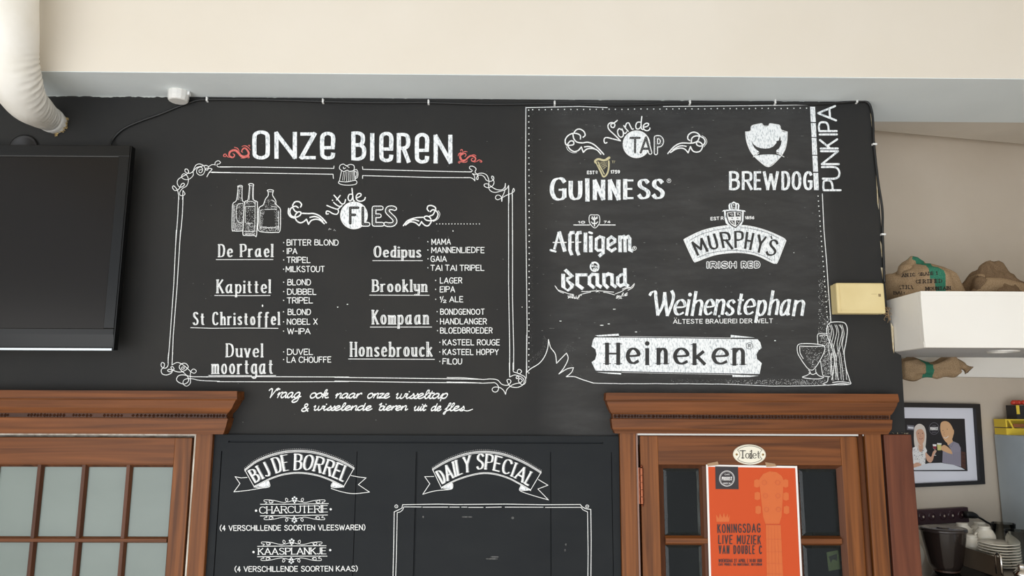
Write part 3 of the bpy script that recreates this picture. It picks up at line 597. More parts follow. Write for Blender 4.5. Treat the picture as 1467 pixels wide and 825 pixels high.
# ---------------------------------------------------------------- duct
ctl = [(11, -90, -.34), (11, -30, -.34), (10, 30, -.335), (13, 75, -.31), (21, 112, -.27), (36, 143, -.20), (54, 159, -.11), (72, 171, -.03), (84, 179, .012)]
path = cat([tuple(P(a, b, c_)) for a, b, c_ in ctl], 14); nP = len(path)
rc = cat([(0, .084), (14, .084), (28, .083), (42, .080), (56, .074), (70, .064), (84, .053), (98, .042), (112, .036)], 14)
rad = [q[1] for q in rc]
def wr(i, d):
    t = i/nP; inner = max(0, d.x*.8+d.z*.6+.1); k = max(0, min(1, (t-.34)*6))*max(0, min(1, (.93-t)*8))
    return 1-inner*k*.085*(1-abs(math.sin(i*1.02+2.2*d.y+.4*math.sin(i*.7))))**2*2.0+.012*math.sin(i*.25)
mb = MB(); mb.tube(path, rad, 48, mod=wr)
DU = mb.build('duct', M_duct, None, 'white wrapped ventilation duct bending down into the chalk wall', 'duct', smooth=True)
mb = MB(); i0 = int(nP*.16); ps = [Vector(path[i])+Vector((-.3, -.95, .1)).normalized()*(rad[i]+.0008)+Vector((-.012, 0, 0)) for i in range(i0, int(nP*.80))]
mb.tube(ps, .0016, 6); mb.build('wrap_seam', M_duct, DU, 'glued lengthwise seam')
mb = MB(); i1 = int(nP*.87); t_ = (Vector(path[i1+2])-Vector(path[i1-2])).normalized()
mb.tube([Vector(path[i1])-t_*.006, Vector(path[i1]), Vector(path[i1])+t_*.012], [rad[i1]*1.0, rad[i1]*1.045, rad[i1]*1.02], 48, cap=False)
mb.build('end_collar', M_duct, DU, smooth=True)
random.seed(4); mb = MB()
c = P(85, 175, -.002)
for i in range(60):
    a = random.uniform(-1.3, .6); r = .036+random.uniform(-.004, .016); p = Vector((c.x-.022+r*math.cos(a), -.002, c.z-.004+r*math.sin(a)*.95)); q = random.uniform(.002, .007)
    mb.add([p+Vector((random.uniform(-q, q), random.uniform(-q*1.3, 0), random.uniform(-q, q))) for _ in range(6)], [(0, 1, 2), (2, 3, 4), (4, 5, 0), (1, 3, 5), (0, 2, 4)])
mb.build('foam_filling', noisy('brown_foam', (110, 88, 56), (196, 172, 120), .9, (150, 150, 150), 4), DU, 'crumbly brown foam where the duct enters the wall', kind='stuff')
# ---------------------------------------------------------------- junction box, cable, thermostat box
c = P(255, 139, -.045); mb = MB()
mb.lathe((c.x, -.042, ZB-.036), [(0, 0), (.028, 0), (.032, .003), (.033, .012), (.034, .013), (.034, .036), (0, .036)], 14)
JB = mb.build('junction_box', M_white, None, 'small round white junction box under the beam above the chalk wall', 'junction box', bevel=.001)
MB().box(c.x+.022, c.x+.04, -.05, -.034, ZB-.014, ZB-.002).build('cable_gland', M_clip, JB)
cb = [(158, 212, -.03), (160, 203, -.012), (166, 194, -.006), (178, 184, -.006), (200, 174, -.006), (228, 164, -.006), (255, 153, -.006), (275, 146, -.006), (290, 143, -.006), (340, 142.5, -.006), (400, 143.5, -.006), (463, 145.5, -.006), (540, 147, -.006), (614, 147, -.006), (700, 149.5, -.006), (794, 148.5, -.006), (890, 150.5, -.006), (988, 147.5, -.006), (1050, 148, -.006), (1110, 147, -.006), (1170, 149, -.006), (1227, 145.5, -.006), (1243, 147, -.006), (1249, 160, -.006), (1251, 180, -.006), (1252, 207, -.006), (1258, 260, -.006), (1264, 300, -.006), (1264.5, 336, -.006), (1266, 372, -.006), (1267, 405, -.006)]
mb = MB(); mb.tube(cat([tuple(P(*q)) for q in cb], 6), .0042, 8)
CB = mb.build('cable', M_black, None, 'black cable clipped along the top and right edge of the chalk wall', 'cable', smooth=True)
for a, b, dv in ((297, 143, 0), (463, 145.5, 0), (614, 147, 0), (794.5, 148.5, 0), (988, 147.5, 0), (1110, 147, 0), (1227, 145.5, 0), (1252, 207, 1), (1264.5, 336, 1)):
    p = P(a, b, -.006); mb = MB()
    if dv: mb.box(p.x-.006, p.x+.008, -.0125, -.001, p.z-.003, p.z+.003); mb.lathe((p.x+.006, -.0125, p.z), [(0, .002), (.002, .001), (.0022, 0)], 8, axis='Y')
    else:
        mb.add([(p.x-.003, -.001, p.z-.007), (p.x+.003, -.001, p.z-.007), (p.x+.003, -.0125, p.z-.005), (p.x-.003, -.0125, p.z-.005),
                (p.x-.003, -.001, p.z+.009), (p.x+.003, -.001, p.z+.009), (p.x+.003, -.0125, p.z+.006), (p.x-.003, -.0125, p.z+.006)],
               [(0, 1, 2, 3), (4, 5, 6, 7), (0, 1, 5, 4), (2, 3, 7, 6), (0, 3, 7, 4), (1, 2, 6, 5)])
        mb.lathe((p.x, -.0125, p.z+.006), [(0, .003), (.0025, .002), (.003, 0)], 8, axis='Y')
    mb.build('cable_clip', M_clip, CB)
M_yel = noisy('yellowed_plastic', (226, 208, 156), (214, 194, 140), .45, (9, 9, 9), 3, .3, .7, bump=.05, bscale=90)
BX = empty('control_box', P(1230, 450, 0), 'yellowed plastic control box mounted at the right edge of the chalk wall', 'control box')
by = -.05; x0, x1, za, zb_ = wx(1199, 427, by), wx(1268, 427, by), wz(1233, 449, by), wz(1233, 405, by)
MB().box(x0, x1, by, -.02, za, zb_).build('cover', M_yel, BX, bevel=.005)
MB().box(x0+.002, x1-.002, -.021, 0, za+.002, zb_-.002).build('back_plate', M_yel, BX, bevel=.002)
MB().box(x0+.010, x0+.0115, by-.0012, by+.001, za+.004, zb_-.004).box(x0+.004, x1-.012, by-.0012, by+.001, za+.009, za+.0102).build('cover_ridge', M_yel, BX)
for dx in (0, .0045): MB().box(x1-.021+dx, x1-.0185+dx, by-.001, by+.001, zb_-.046, zb_-.037).build('indicator', mat('brown_indicator', (110, 84, 50), .4), BX)
for i in range(5): MB().box(x1-.044+i*.0035, x1-.042+i*.0035, by-.0006, by+.001, zb_-.0385, zb_-.0365).build('dot_mark', mat('pale_brown_print', (190, 168, 120), .5), BX)
# ---------------------------------------------------------------- toilet sign
SY = YD-.004; SG = empty('toilet_sign', P(1074, 667, SY), 'oval cream enamel sign screwed to the toilet door', 'sign')
c = P(1074, 651, SY); a_, b_ = wx(1097.5, 651, SY)-c.x, wz(1074, 636.5, SY)-c.z
def ell(c, a, b, y, n=48): return [(c.x+a*math.cos(2*math.pi*i/n), y, c.z+b*math.sin(2*math.pi*i/n)) for i in range(n)]
mb = MB(); n = 48; r0_ = ell(c, a_, b_, YD, n); r1_ = ell(c, a_, b_, SY+.001, n); r2_ = ell(c, a_*.95, b_*.93, SY-.0015, n)
mb.add(r0_+r1_+r2_, [(i, (i+1) % n, (i+1) % n+n, i+n) for i in range(n)]+[(i+n, (i+1) % n+n, (i+1) % n+2*n, i+2*n) for i in range(n)]+[tuple(range(2*n, 3*n))])
mb.build('plate', mat('cream_enamel', (238, 232, 212), .25), SG)
for sx in (-1, 1):
    mb = MB(); mb.lathe((c.x+sx*a_*.8, SY-.0015, c.z), [(0, .0022), (.0028, .0018), (.0036, 0)], 12, axis='Y'); mb.build('screw', mat('brass_screw', (170, 140, 90), .35, .9), SG, smooth=True)
M_ink = mat('black_ink', (28, 22, 22), .6)
ck = Chalk(plane(SY-.0016), [M_ink], .0002); ck.wob = 0
ck.letters('T', [(1059.5, 1068.2)], 645, 656.6, nib(.95, 1.25, 0), MIX, 0, 3, serif=1.0)
ck.text('oilet', (1067.6, 656.8), (1088.6, 656.8), 12, nib(.45, 1.05, 0), MIX, 0, 3, serif=.35, track=1.0)
q = []
for i in range(61):
    t = 2*math.pi*i/60; rx = 20.6; ry = 12.2; x = math.cos(t); y = math.sin(t)
    if abs(x) > .86: x = math.copysign(.86-(abs(x)-.86)*1.3, x)
    q.append((1074+rx*x, 651+ry*y))
ck.raw(q, .55, False, 0, 1, caps=False)
ck.build(SG, 'dark serif word and thin border line', 'lettering')
# ---------------------------------------------------------------- poster
QY = -.0135; QP = plane(QY-.001)
def frame_pt(poly, u, v):
    (ax, ay), (bx, by_), (cx_, cy_), (dx_, dy_) = poly
    return ((ax*(1-u)+bx*u)*(1-v)+(dx_*(1-u)+cx_*u)*v, (ay*(1-u)+by_*u)*(1-v)+(dy_*(1-u)+cy_*u)*v)
PO = empty('poster', P(1078, 855, QY), 'orange concert poster with a guitar taped to the toilet door glass', 'poster')
pc = [(1011.5, 665.5), (1142, 667.5), (1150.5, 850), (1016.5, 850)]
MB().prism(pc, QP, .0006).build('paper', mat('white_paper', (235, 232, 228), .5), PO)
pi = [frame_pt(pc, u, v) for u, v in ((.022, .016), (.978, .016), (.978, 1), (.022, 1))]
ck = Chalk(QP, [mat('poster_orange', (202, 74, 18), .7), mat('poster_dark', (40, 32, 34), .5), mat('poster_light_orange', (208, 100, 36), .5), mat('poster_white', (225, 222, 220), .5), mat('poster_mid_orange', (196, 84, 42), .5)], .0002); ck.wob = 0
ck.tri(pi, [(0, 1, 2, 3)], 0, 0)
ck.z(1000, 560, 3.1125)
# guitar head, pegs, neck
ck.fill('290,370 320,358 350,362 372,378 380,395 378,470 372,560 362,592 300,592 290,560 280,470 272,395', 2, 1)
for (px_, py_) in ((262, 412), (264, 468), (268, 530), (390, 412), (392, 470), (394, 530)):
    ck.fill(f'{px_-12},{py_-14} {px_},{py_-19} {px_+12},{py_-14} {px_+12},{py_+14} {px_},{py_+19} {px_-12},{py_+14}', 2, 1)
for (px_, py_) in ((295, 408), (300, 467), (305, 528), (355, 408), (356, 467), (358, 528)):
    ck.d('~'+' '.join(f'{px_+10*math.cos(a*.785):.1f},{py_+10*math.sin(a*.785):.1f}' for a in range(9)), .5, 4, 3)
ck.fill('302,597 368,597 382,900 308,900', 2, 1); ck.d('300,596 368,597', .6, 4, 3)
for y in (660, 716, 768, 814, 858): ck.d(f'{304},{y} {376},{y+1}', .35, 4, 3)
for i in range(4): ck.d(f'{312+i*14},600 {316+i*16},898', .25, 4, 2)
ck.fill('82,583 80,550 92,568 97,545 108,565 115,542 122,565 132,546 134,568 142,552 138,583', 2, 1)
ck.fill('76,336 178,338 181,438 78,437', 1, 1)
ck.d('~'+' '.join(f'{128+33*math.cos(a*math.pi/10):.1f},{390+34*math.sin(a*math.pi/10):.1f}' for a in range(21)), .8, 3, 3)
ck.d('~'+' '.join(f'{128+29*math.cos(a*math.pi/10):.1f},{390+30*math.sin(a*math.pi/10):.1f}' for a in range(21)), .35, 3, 3)
ck.text('PROOST', (105, 399), (152, 399), 17, .95, CAPS, 3, 3, track=1.2); ck.text('CAFE', (118, 375), (140, 375), 6, .4, CAPS, 3, 3); ck.text('SINDS 04', (112, 414), (144, 414), 6, .4, CAPS, 3, 3)
ck.text('KONINGSDAG', (86, 634), (278, 631), 41, 1.5, CAPS, 1, 3, track=2.6)
ck.text('LIVE MUZIEK', (89, 682), (280, 684), 41, 1.5, CAPS, 1, 3, track=2.6)
ck.text('VAN DOUBLE C', (91, 726), (284, 727), 39, 1.5, CAPS, 1, 3, track=2.6)
ck.text('WOENSDAG 27 APRIL | 14:00 UUR', (91, 764), (284, 764), 16, .72, CAPS, 1, 3, track=1.9)
ck.text('CAFE PROOST, 15A MUNTSTRAAT, ROTTERDAM', (91, 779), (284, 779), 12, .6, CAPS, 1, 3, track=1.9)
ck.build(PO, 'printed orange poster artwork with dark lettering', 'print')
for q in ([(1013, 664), (1028, 661), (1030, 666), (1014, 668)], [(1096, 662), (1110, 664), (1113, 668), (1098, 669)]):
    MB().prism(q, plane(QY-.002), .0003).build('tape', mat('old_tape', (196, 160, 120), .3, 0, Alpha=.55), PO, 'yellowed tape scrap')
# ---------------------------------------------------------------- bar recess
BH = empty('bulkhead_shelf', (1.6, -.175, 2.38), 'white boxed shelf hanging over the bar with burlap sacks on top', 'shelf')
FY = -.175; bx0 = wx(1322, 460, FY); bz0 = wz(1400, 498, FY); bz1 = wz(1400, 417.5, FY)
M_bulk = noisy('white_shelf_paint', (238, 235, 228), (232, 228, 220), .5, (3, 3, 3), 3, .3, .7)
MB().box(bx0, 3.45, FY, FY+.018, bz0, bz1).build('front_panel', M_bulk, BH, bevel=.001)
MB().box(bx0, 3.45, FY-.002, FY, bz1-.014, bz1).build('panel_trim', M_bulk, BH); MB().box(bx0, 3.45, FY-.002, FY, bz0, bz0+.018).build('panel_trim', M_bulk, BH)
MB().box(bx0, bx0+.018, FY+.018, .33, bz0, bz1).box(bx0-.0015, bx0, FY+.002, 0.0, bz0, bz0+.018).build('side_panel', M_bulk, BH)
MB().box(bx0+.018, 3.45, FY+.018, .33, bz0+.004, bz0+.02).build('bottom_panel', noisy('shelf_underside_shade', (196, 196, 196), (188, 188, 188), .6, (3, 3, 3), 3, .3, .7), BH)  # white shelf paint greyed here, the shade underneath is in the colour
c = P(1460, 507, FY+.1); mb = MB(); mb.lathe((c.x, .0, bz0+.004), [(0, -.001), (.034, -.001), (.036, -.005), (.046, -.005), (.048, 0)], 28)
mb.build('downlight_ring', mat('satin_metal', (230, 228, 222), .3, .3), BH, 'round recessed spotlight ring', smooth=False)
mb = MB(); skew(1.2, 3.45, hit(1400, 540, (Vector((1.66, .45, 0)), BP[1])).z, hit(1400, 512, (Vector((1.66, .45, 0)), BP[1])).z+.03, .0, .055, mb)
mb.build('trim_7', M_bulk, None, 'white ledge fixed along the recess wall under the shelf', kind='structure')
def burlap(name, a, b): return noisy(name, a, b, .95, (420, 420, 420), 3, .35, .65, bump=.5, bscale=500, spec=.1)
M_sack = burlap('burlap', (142, 118, 90), (176, 150, 118)); M_sack2 = burlap('dark_burlap', (104, 84, 64), (140, 116, 90)); M_green = burlap('green_dyed_burlap', (48, 108, 86), (70, 132, 106))
def lump(c, r, seed, amp=.2, fold=9, seg=(56, 36), mb=None, flat=.0, band=None):
    mb = mb or MB(); c = Vector(c); V = []; n, m_ = seg
    for j in range(m_+1):
        th = math.pi*j/m_
        for i in range(n):
            ph = 2*math.pi*i/n; d = Vector((math.sin(th)*math.cos(ph), math.sin(th)*math.sin(ph), math.cos(th)))
            q = d*1.7+Vector((seed, seed*2.1, 0)); f = 1+amp*noise.noise(q)+amp*.5*noise.noise(q*2.3)
            f += .05*amp*5*(1-abs(noise.noise(Vector((d.x*fold*.3, d.y*fold*.3, d.z*fold*.12))*2+Vector((seed, 0, 0))))*3)*.3
            p = Vector((d.x*r[0]*f, d.y*r[1]*f, d.z*r[2]*f))
            if p.z < -r[2]*.75: p.z = -r[2]*.75
            V.append(c+p)
    F = [(j*n+i, j*n+(i+1) % n, (j+1)*n+(i+1) % n, (j+1)*n+i) for j in range(m_) for i in range(n)]
    k = len(mb.f); mb.add(V, F)
    if band:
        b0 = len(mb.v)-len(V)
        for q in range(k, len(mb.f)):
            cc = sum((Vector(mb.v[i]) for i in mb.f[q]), Vector())/4-c
            if band(cc): mb.m[q] = 1
    return mb
zf = bz0+.02
c1 = P(1316, 410, .12); c1.z = zf+.135
mb = lump(c1, (.130, .13, .165), 1.3, .30, band=lambda v: abs(v.x-.006+v.z*.12) < .016)
kn = Vector((c1.x-.035, c1.y, c1.z+.145))
S1 = mb.build('coffee_sack', [M_sack, M_green], None, 'printed burlap coffee sack with a green stripe on the white shelf', 'sack', smooth=True)
# printed words wrapped on the sack
bvh = BVHTree.FromPolygons([Vector(v) for v in mb.v], mb.f)
class Wrap(Chalk):
    def pt(s, p, lay, r=0):
        d = ray(p[0], p[1]).normalized(); h_ = bvh.ray_cast(CAM, d)
        return (h_[0]-d*.0012) if h_[0] else hit(p[0], p[1], plane(.12))
M_print = mat('sack_print', (52, 42, 36), .9)
ck = Wrap(None, [M_print]); ck.wob = 0
ck.text('AN DE GRADE 1', (1292, 397), (1343, 393.5), 5, nib(.5, 1.1, 0), CAPS, 0, 3, serif=.8)
ck.text('CERTIFIED', (1312, 406), (1350, 405), 5.5, nib(.5, 1.1, 0), CAPS, 0, 3, serif=.8)
ck.text('VEHA', (1288, 414), (1308, 414), 5.5, nib(.5, 1.1, 0), CAPS, 0, 3, serif=.8); ck.text('MOUNTAIN', (1326, 416), (1362, 415), 5, nib(.5, 1.1, 0), CAPS, 0, 3, serif=.8)
ck.text('BAU', (1280, 422), (1296, 422), 5, nib(.5, 1.1, 0), CAPS, 0, 3)
ck.build(S1, 'faded dark stencilled words', 'stencil_print')
mb = MB(); mb.tube([c1+Vector((-.06, -.02, .09)), c1+Vector((-.045, -.02, .135)), c1+Vector((-.02, -.01, .150)), c1+Vector((.015, 0, .135)), c1+Vector((.05, 0, .11))], [.03, .034, .026, .022, .012], 14)
mb.build('gathered_neck', M_sack, S1, smooth=True)
c2 = P(1416, 408, .12); c2.z = zf+.115
mb = lump(c2, (.132, .11, .160), 5.1, .32, 14)
S2 = mb.build('coffee_sack', M_sack2, None, 'dark crumpled burlap sack on the white shelf right of the printed one', 'sack', smooth=True)
mb = MB(); random.seed(8)
mb.tube([c2+Vector((-.10, -.06, .05)), c2+Vector((-.05, -.08, .095)), c2+Vector((.0, -.06, .10)), c2+Vector((.06, -.06, .085)), c2+Vector((.1, -.06, .05))], [.022, .03, .026, .03, .016], 12, mod=lambda i, d: 1+.2*noise.noise(d*3+Vector((i, 0, 0))))
mb.tube([c2+Vector((-.06, -.02, .10)), c2+Vector((-.04, -.02, .128)), c2+Vector((.01, -.02, .132)), c2+Vector((.045, -.02, .118)), c2+Vector((.075, -.02, .128))], [.012, .02, .017, .02, .014], 12)
mb.build('rolled_mouth', M_sack, S2, smooth=True)
c3 = P(1492, 414, .1); c3.z = zf+.09
lump(c3, (.075, .09, .115), 9.2, .3, band=lambda v: abs(v.x+.045) < .02).build('coffee_sack', [M_sack2, M_green], None, 'burlap sack with green stripe cut off by the right picture edge', 'sack', smooth=True)
# hanging sack in the gap behind the shelf
mb = MB(); pts = [P(1290, 528, .345), P(1305, 529, .345), P(1322, 530, .345), P(1340, 530, .345), P(1356, 527.5, .345), P(1370, 524, .345), P(1380, 525, .34), P(1388, 531, .33)]
mb.tube(cat([tuple(p) for p in pts], 5), [.034+.010*math.sin(i*.35)-(.012 if i > 24 else 0) for i in range(36)], 24, mod=lambda i, d: 1+.55*noise.noise(d*2.2+Vector((i*.16, 0, 0))))
for q in range(len(mb.f)):
    cc = sum((Vector(mb.v[i]) for i in mb.f[q][:4]), Vector())/4
    if P(1318, 530, .345).x < cc.x < P(1334, 530, .345).x: mb.m[q] = 1
mb.build('coffee_sack', [M_sack, M_green], None, 'burlap sack with green stripe sagging through the gap below the shelf', 'sack', smooth=True)
mb = MB(); random.seed(2)
for i in range(16):
    a = (random.uniform(1266, 1273), random.uniform(438, 452)); y_ = -.012
    mb.tube([tuple(P(a[0]+q*random.uniform(-1.5, 2.5), a[1]+q*random.uniform(.5, 4), y_-.004*q)) for q in range(4)], .0008, 4)
mb.build('frayed_strings', M_sack, None, 'frayed burlap strings hanging under the yellowed control box', 'string', kind='stuff')
# framed double portrait
PF = empty('framed_picture', hit(1335, 700, BP), 'black framed print of a couple toasting glasses on the recess wall', 'picture')
BN = BP[1]
def off(d): return (BP[0]+BN*d, BN)
M_frame = mat('black_frame', (34, 32, 33), .4)
o_ = [(1259, 576), (1404.3, 578.5), (1411.8, 693.6), (1268, 700)]; i_ = [(1266, 583), (1397.7, 584.6), (1404.6, 688.6), (1274.5, 694.5)]
for a in range(4):
    b = (a+1) % 4; MB().prism([o_[a], o_[b], i_[b], i_[a]], off(.022), .021).build('frame_bar', M_frame, PF)
MB().prism(i_, off(.008), .006).build('mount', mat('white_mount', (228, 228, 236), .6), PF, 'wide white mount around the print')
PCOL = [mat('print_'+str(i), c_, .5) for i, c_ in enumerate([(34, 31, 34), (216, 168, 140), (222, 176, 132), (226, 216, 206), (150, 144, 158), (222, 224, 230), (84, 52, 42), (150, 48, 62), (214, 206, 130), (120, 118, 128), (176, 120, 96), (240, 238, 236)])]
ck = Chalk(off(.009), PCOL, .0003); ck.wob = 0; ck.z(1280, 560, 5.155)
ck.fill('-30,200 525,205 547,592 -10,592', 0, 0)
ck.fill('497,445 530,452 532,580 500,560', 6, 1); ck.d('505,470 528,474; 505,500 528,504; 506,530 528,534', .6, 0, 3)
# table
ck.fill('~140,592 180,556 260,532 350,530 440,545 500,566 530,584 520,586', 5, 1) if False else ck.fill('100,584 150,566 200,545 260,533 350,530 440,545 500,566 526,582', 5, 2)
# woman
ck.fill('~150,300 158,262 190,242 226,262 240,310 240,370 232,430 222,462 196,470 170,440 152,390', 3, 1)
ck.fill('~165,310 180,284 210,284 228,320 222,372 200,402 178,372', 1, 2)
ck.fill('~184,395 198,405 214,392 216,430 200,452 186,430', 1, 2)
ck.fill('140,420 165,408 190,450 212,448 232,410 246,440 236,470 232,540 200,546 150,552 136,500', 11, 2)
random.seed(6)
for _ in range(46): ck.disk(ck.T((random.uniform(146, 236), random.uniform(425, 540))), random.uniform(.3, .65), random.choice([9, 9, 4, 0]), 3, 6)
ck.fill('~236,452 254,470 276,486 290,448 308,436 316,446 300,470 288,512 270,528 248,516 234,480', 1, 2)
ck.fill('~140,545 170,528 196,536 204,548 170,560 142,566', 1, 2)
for x_ in (182, 212): ck.disk(ck.T((x_, 312)), .7, 6, 3, 8)
ck.d('~186,348 200,356 214,346', .5, 7, 3); ck.d('~196,318 194,334 202,336', .3, 10, 3)
# man
ck.fill('~344,262 352,232 380,222 410,234 432,266 442,300 436,344 412,382 390,380 366,350 348,304', 2, 1)
ck.fill('~432,285 444,290 443,318 434,325', 2, 2)
ck.fill('390,370 430,352 440,380 436,410 400,400', 2, 1)
ck.fill('402,400 440,372 478,388 494,420 497,560 440,545 358,528 362,440 380,430 430,470 420,430', 4, 2)
ck.fill('~350,410 372,398 402,416 424,440 432,466 412,462 376,448 352,436 340,424', 2, 3)
for i in range(9): ck.d(f'{372+i*14},{470-i*3} {370+i*15},540', .22, 9, 3)
ck.d('402,402 426,412 440,378', .5, 9, 3)
for x_ in (362, 394): ck.disk(ck.T((x_, 292-(x_-362)*.3)), .6, 6, 3, 8)
ck.d('~368,340 382,348 402,334', .8, 11, 3); ck.d('~372,300 368,322 380,324', .35, 10, 3)
# glasses, logo, small window
ck.fill('286,392 314,394 312,424 302,432 290,424', 11, 3); ck.fill('287,408 313,408 311,424 302,431 291,424', 7, 4); ck.d('302,432 303,472', .4, 11, 3); ck.d('294,474 312,476', .7, 11, 3)
ck.fill('318,384 352,386 346,438 322,438', 8, 3); ck.fill('318,384 352,386 351,396 319,395', 11, 4)
ck.d('~'+' '.join(f'{297+37*math.cos(a*math.pi/10):.1f},{277+43*math.sin(a*math.pi/10):.1f}' for a in range(21)), .55, 9, 3)
ck.text('PROOST', (268, 290), (326, 290), 24, 1.0, CAPS, 11, 3, track=1.2); ck.text('CAFE', (284, 262), (310, 262), 9, .4, CAPS, 9, 3); ck.d('280,304 314,304', .7, 9, 3)
ck.fill('98,250 150,255 152,290 98,286', 9, 1); ck.fill('105,262 146,266 147,280 106,276', 5, 2)
ck.build(PF, 'flat illustration of a fair haired woman and a bald man toasting', 'print')
# socket strip
SS = empty('socket_strip', hit(1350, 752, BP), 'dark maroon strip of wall sockets below the framed picture', 'socket strip')
M_mar = mat('maroon_plastic', (58, 34, 40), .4)
MB().prism([(1308, 731), (1387, 726.5), (1389, 748), (1308, 752.5)], off(.024), .023).build('housing', M_mar, SS, bevel=.002)
for i, (a, b) in enumerate(((1321, 740), (1335, 739.4), (1351, 738.6), (1363, 738), (1377, 737))):
    p = hit(a, b, off(.0242)); q = MB()
    tx = Vector((1, SL, 0)).normalized(); tz = Vector((0, 0, 1)); n = 20
    def ring(r, d): return [p+tx*r*math.cos(2*math.pi*k/n)+tz*r*math.sin(2*math.pi*k/n)+BN*d for k in range(n)]
    R = ring(.0155, .0005)+ring(.0135, .002)+ring(.012, -.004)
    q.add(R, [(k, (k+1) % n, (k+1) % n+n, k+n) for k in range(n)]+[(k+n, (k+1) % n+n, (k+1) % n+2*n, k+2*n) for k in range(n)]+[tuple(range(2*n, 3*n))])
    so = q.build('socket', mat('socket_plastic', (66, 42, 46), .2), SS, smooth=False)
    q = MB(); q.box(p.x+.001, p.x+.006, p.y-.004, p.y-.001, p.z-.004, p.z+.003); q.build('socket_glint', mat('pale_glint', (206, 190, 176), .3), so)  # small pale box stands in for the highlight inside each socket
PG = MB(); a = [hit(1383, 737, off(.05)), hit(1394, 738, off(.05)), hit(1402, 741, off(.045)), hit(1412, 747, off(.04)), hit(1421, 754, off(.03)), hit(1424, 775, off(.03))]
PG.tube(cat([tuple(v) for v in a], 5), [.013]*5+[.012, .011, .010, .008, .006]+[.004]*16, 12)
PG.build('power_plug', M_black, None, 'black plug and lead at the right end of the socket strip', 'plug', smooth=True)
# round white plate on the recess wall
c = hit(1297, 794, off(.012)); mb = MB(); mb.lathe((c.x, c.y, c.z), [(0, .002), (.042, .002), (.066, .010), (.067, .009), (.05, -.004), (0, -.006)], 40, axis='Y')
mb.build('wall_plate', mat('white_ceramic', (228, 222, 208), .2), None, 'white round plate on the recess wall, mostly hidden by the brown post', 'plate', smooth=True)
M_cer = mat('white_ceramic', (228, 222, 208), .2)
_p = P(1425, 622, .56); gx0 = _p.x; gzt = _p.z
# counter, coffee machine
CT = MB().box(1.42, gx0-.01, -.12, .38, 0, 1.1).build('back_counter', mat('dark_counter', (40, 34, 32), .5), None, 'dark bar counter under the coffee machine', 'counter')
_p = P(1436, 800, -.01); RX = _p.x; RT = _p.z; TZ = RT-.052
CM = empty('coffee_machine', (1.85, .15, 1.1), 'black coffee machine with a cup rail on its top', 'coffee machine')
MB().box(RX+.004, gx0-.01, -.08, .36, 1.1, TZ-.012).build('body', M_gloss, CM, bevel=.01)
MB().box(RX, gx0-.01, -.09, .37, TZ-.012, TZ).build('cup_tray', mat('brushed_steel', (120, 112, 104), .35, .9), CM)
MB().box(RX-.004, RX, .0, .37, TZ-.01, RT).build('side_rail', mat('brown_steel', (74, 62, 50), .45, .3), CM, 'dull steel side plate of the cup rail')
mb = MB(); mb.tube([(RX-.002, -.005, TZ), (RX-.002, -.005, RT+.006), (RX-.002, .008, RT+.014), (RX-.002, .02, RT+.004), (RX-.002, .02, TZ)], .004, 10)
mb.build('rail_post', mat('chrome', (200, 196, 190), .15, 1.0), CM, 'bright chrome rail post', smooth=True)
cup_prof = [(0, 0), (.018, 0), (.019, -.005), (.017, -.006), (.026, -.014), (.0335, -.03), (.0345, -.056), (.0325, -.056), (.031, -.03), (.02, -.016), (0, -.012)]
def cup(x, y, ztop, label, grp):
    e = empty('cup', (x, y, ztop-.056), label, 'cup', grp)
    mb = MB(); mb.lathe((x, y, ztop), cup_prof, 32); mb.build('bowl', M_cer, e, smooth=True)
    mb = MB(); mb.tube([(x-.03, y-.01, ztop-.02), (x-.042, y-.016, ztop-.022), (x-.046, y-.018, ztop-.034), (x-.038, y-.014, ztop-.044), (x-.031, y-.01, ztop-.045)], .0035, 8); mb.build('handle', M_cer, e, smooth=True)
for px_, py_, y, l, l2 in ((1378, 749, .30, 'white cup upside down at the back left of the cup pile', 'back left'), (1403, 748, .325, 'white cup upside down at the back right of the cup pile', 'back right'),
                     (1409.5, 753.5, .232, 'white cup upside down in the middle of the pile, nearest the saucers', 'middle'), (1391, 766, .215, 'white cup upside down, lowest of the cup pile, beside the saucer stack', 'lowest')):
    p = P(px_, py_, y)
    cup(p.x, y, p.z, l, 'cups on the coffee machine')
    if p.z-.0565-.056 > TZ-.02: cup(p.x, y, max(TZ+.056, p.z-.0565), 'white cup half hidden under the '+l2+' cup of the pile', 'lower cups on the coffee machine')
sp = [(0, 0), (.03, 0), (.034, .002), (.061, .0085), (.0615, .0095), (.034, .0045), (0, .003)]
_p = P(1430, 776, .12); sx_ = _p.x; dz = (_p.z-TZ-.01)/8
for i in range(9):
    mb = MB(); mb.lathe((sx_, .118, TZ+i*dz), sp, 40)
    mb.build('saucer', M_cer, None, 'white saucer '+['at the bottom of the saucer stack', 'second from the bottom of the saucer stack', 'third from the bottom of the saucer stack', 'fourth from the bottom of the saucer stack', 'in the middle of the saucer stack', 'fourth from the top of the saucer stack', 'third from the top of the saucer stack', 'second from the top of the saucer stack', 'on top of the saucer stack'][i], 'saucer', 'saucers stacked on the coffee machine', smooth=True)
M_clear = mat('clear_glass', (240, 243, 242), .02, 0, Transmission_Weight=1.0, IOR=1.12)
for x, y, l in ((wx(1458, 770, .10), .10, 'clear glass tumbler right of the saucer stack'), (wx(1438, 760, .26), .26, 'clear glass tumbler behind the saucers, near the grey cabinet')):
    mb = MB(); mb.lathe((x, y, TZ), [(0, 0), (.026, 0), (.030, .03), (.038, .12), (.036, .12), (.028, .03), (.024, .006), (0, .006)], 28)
    mb.build('tumbler', M_clear, None, l, 'glass', 'glasses on the coffee machine', smooth=True)
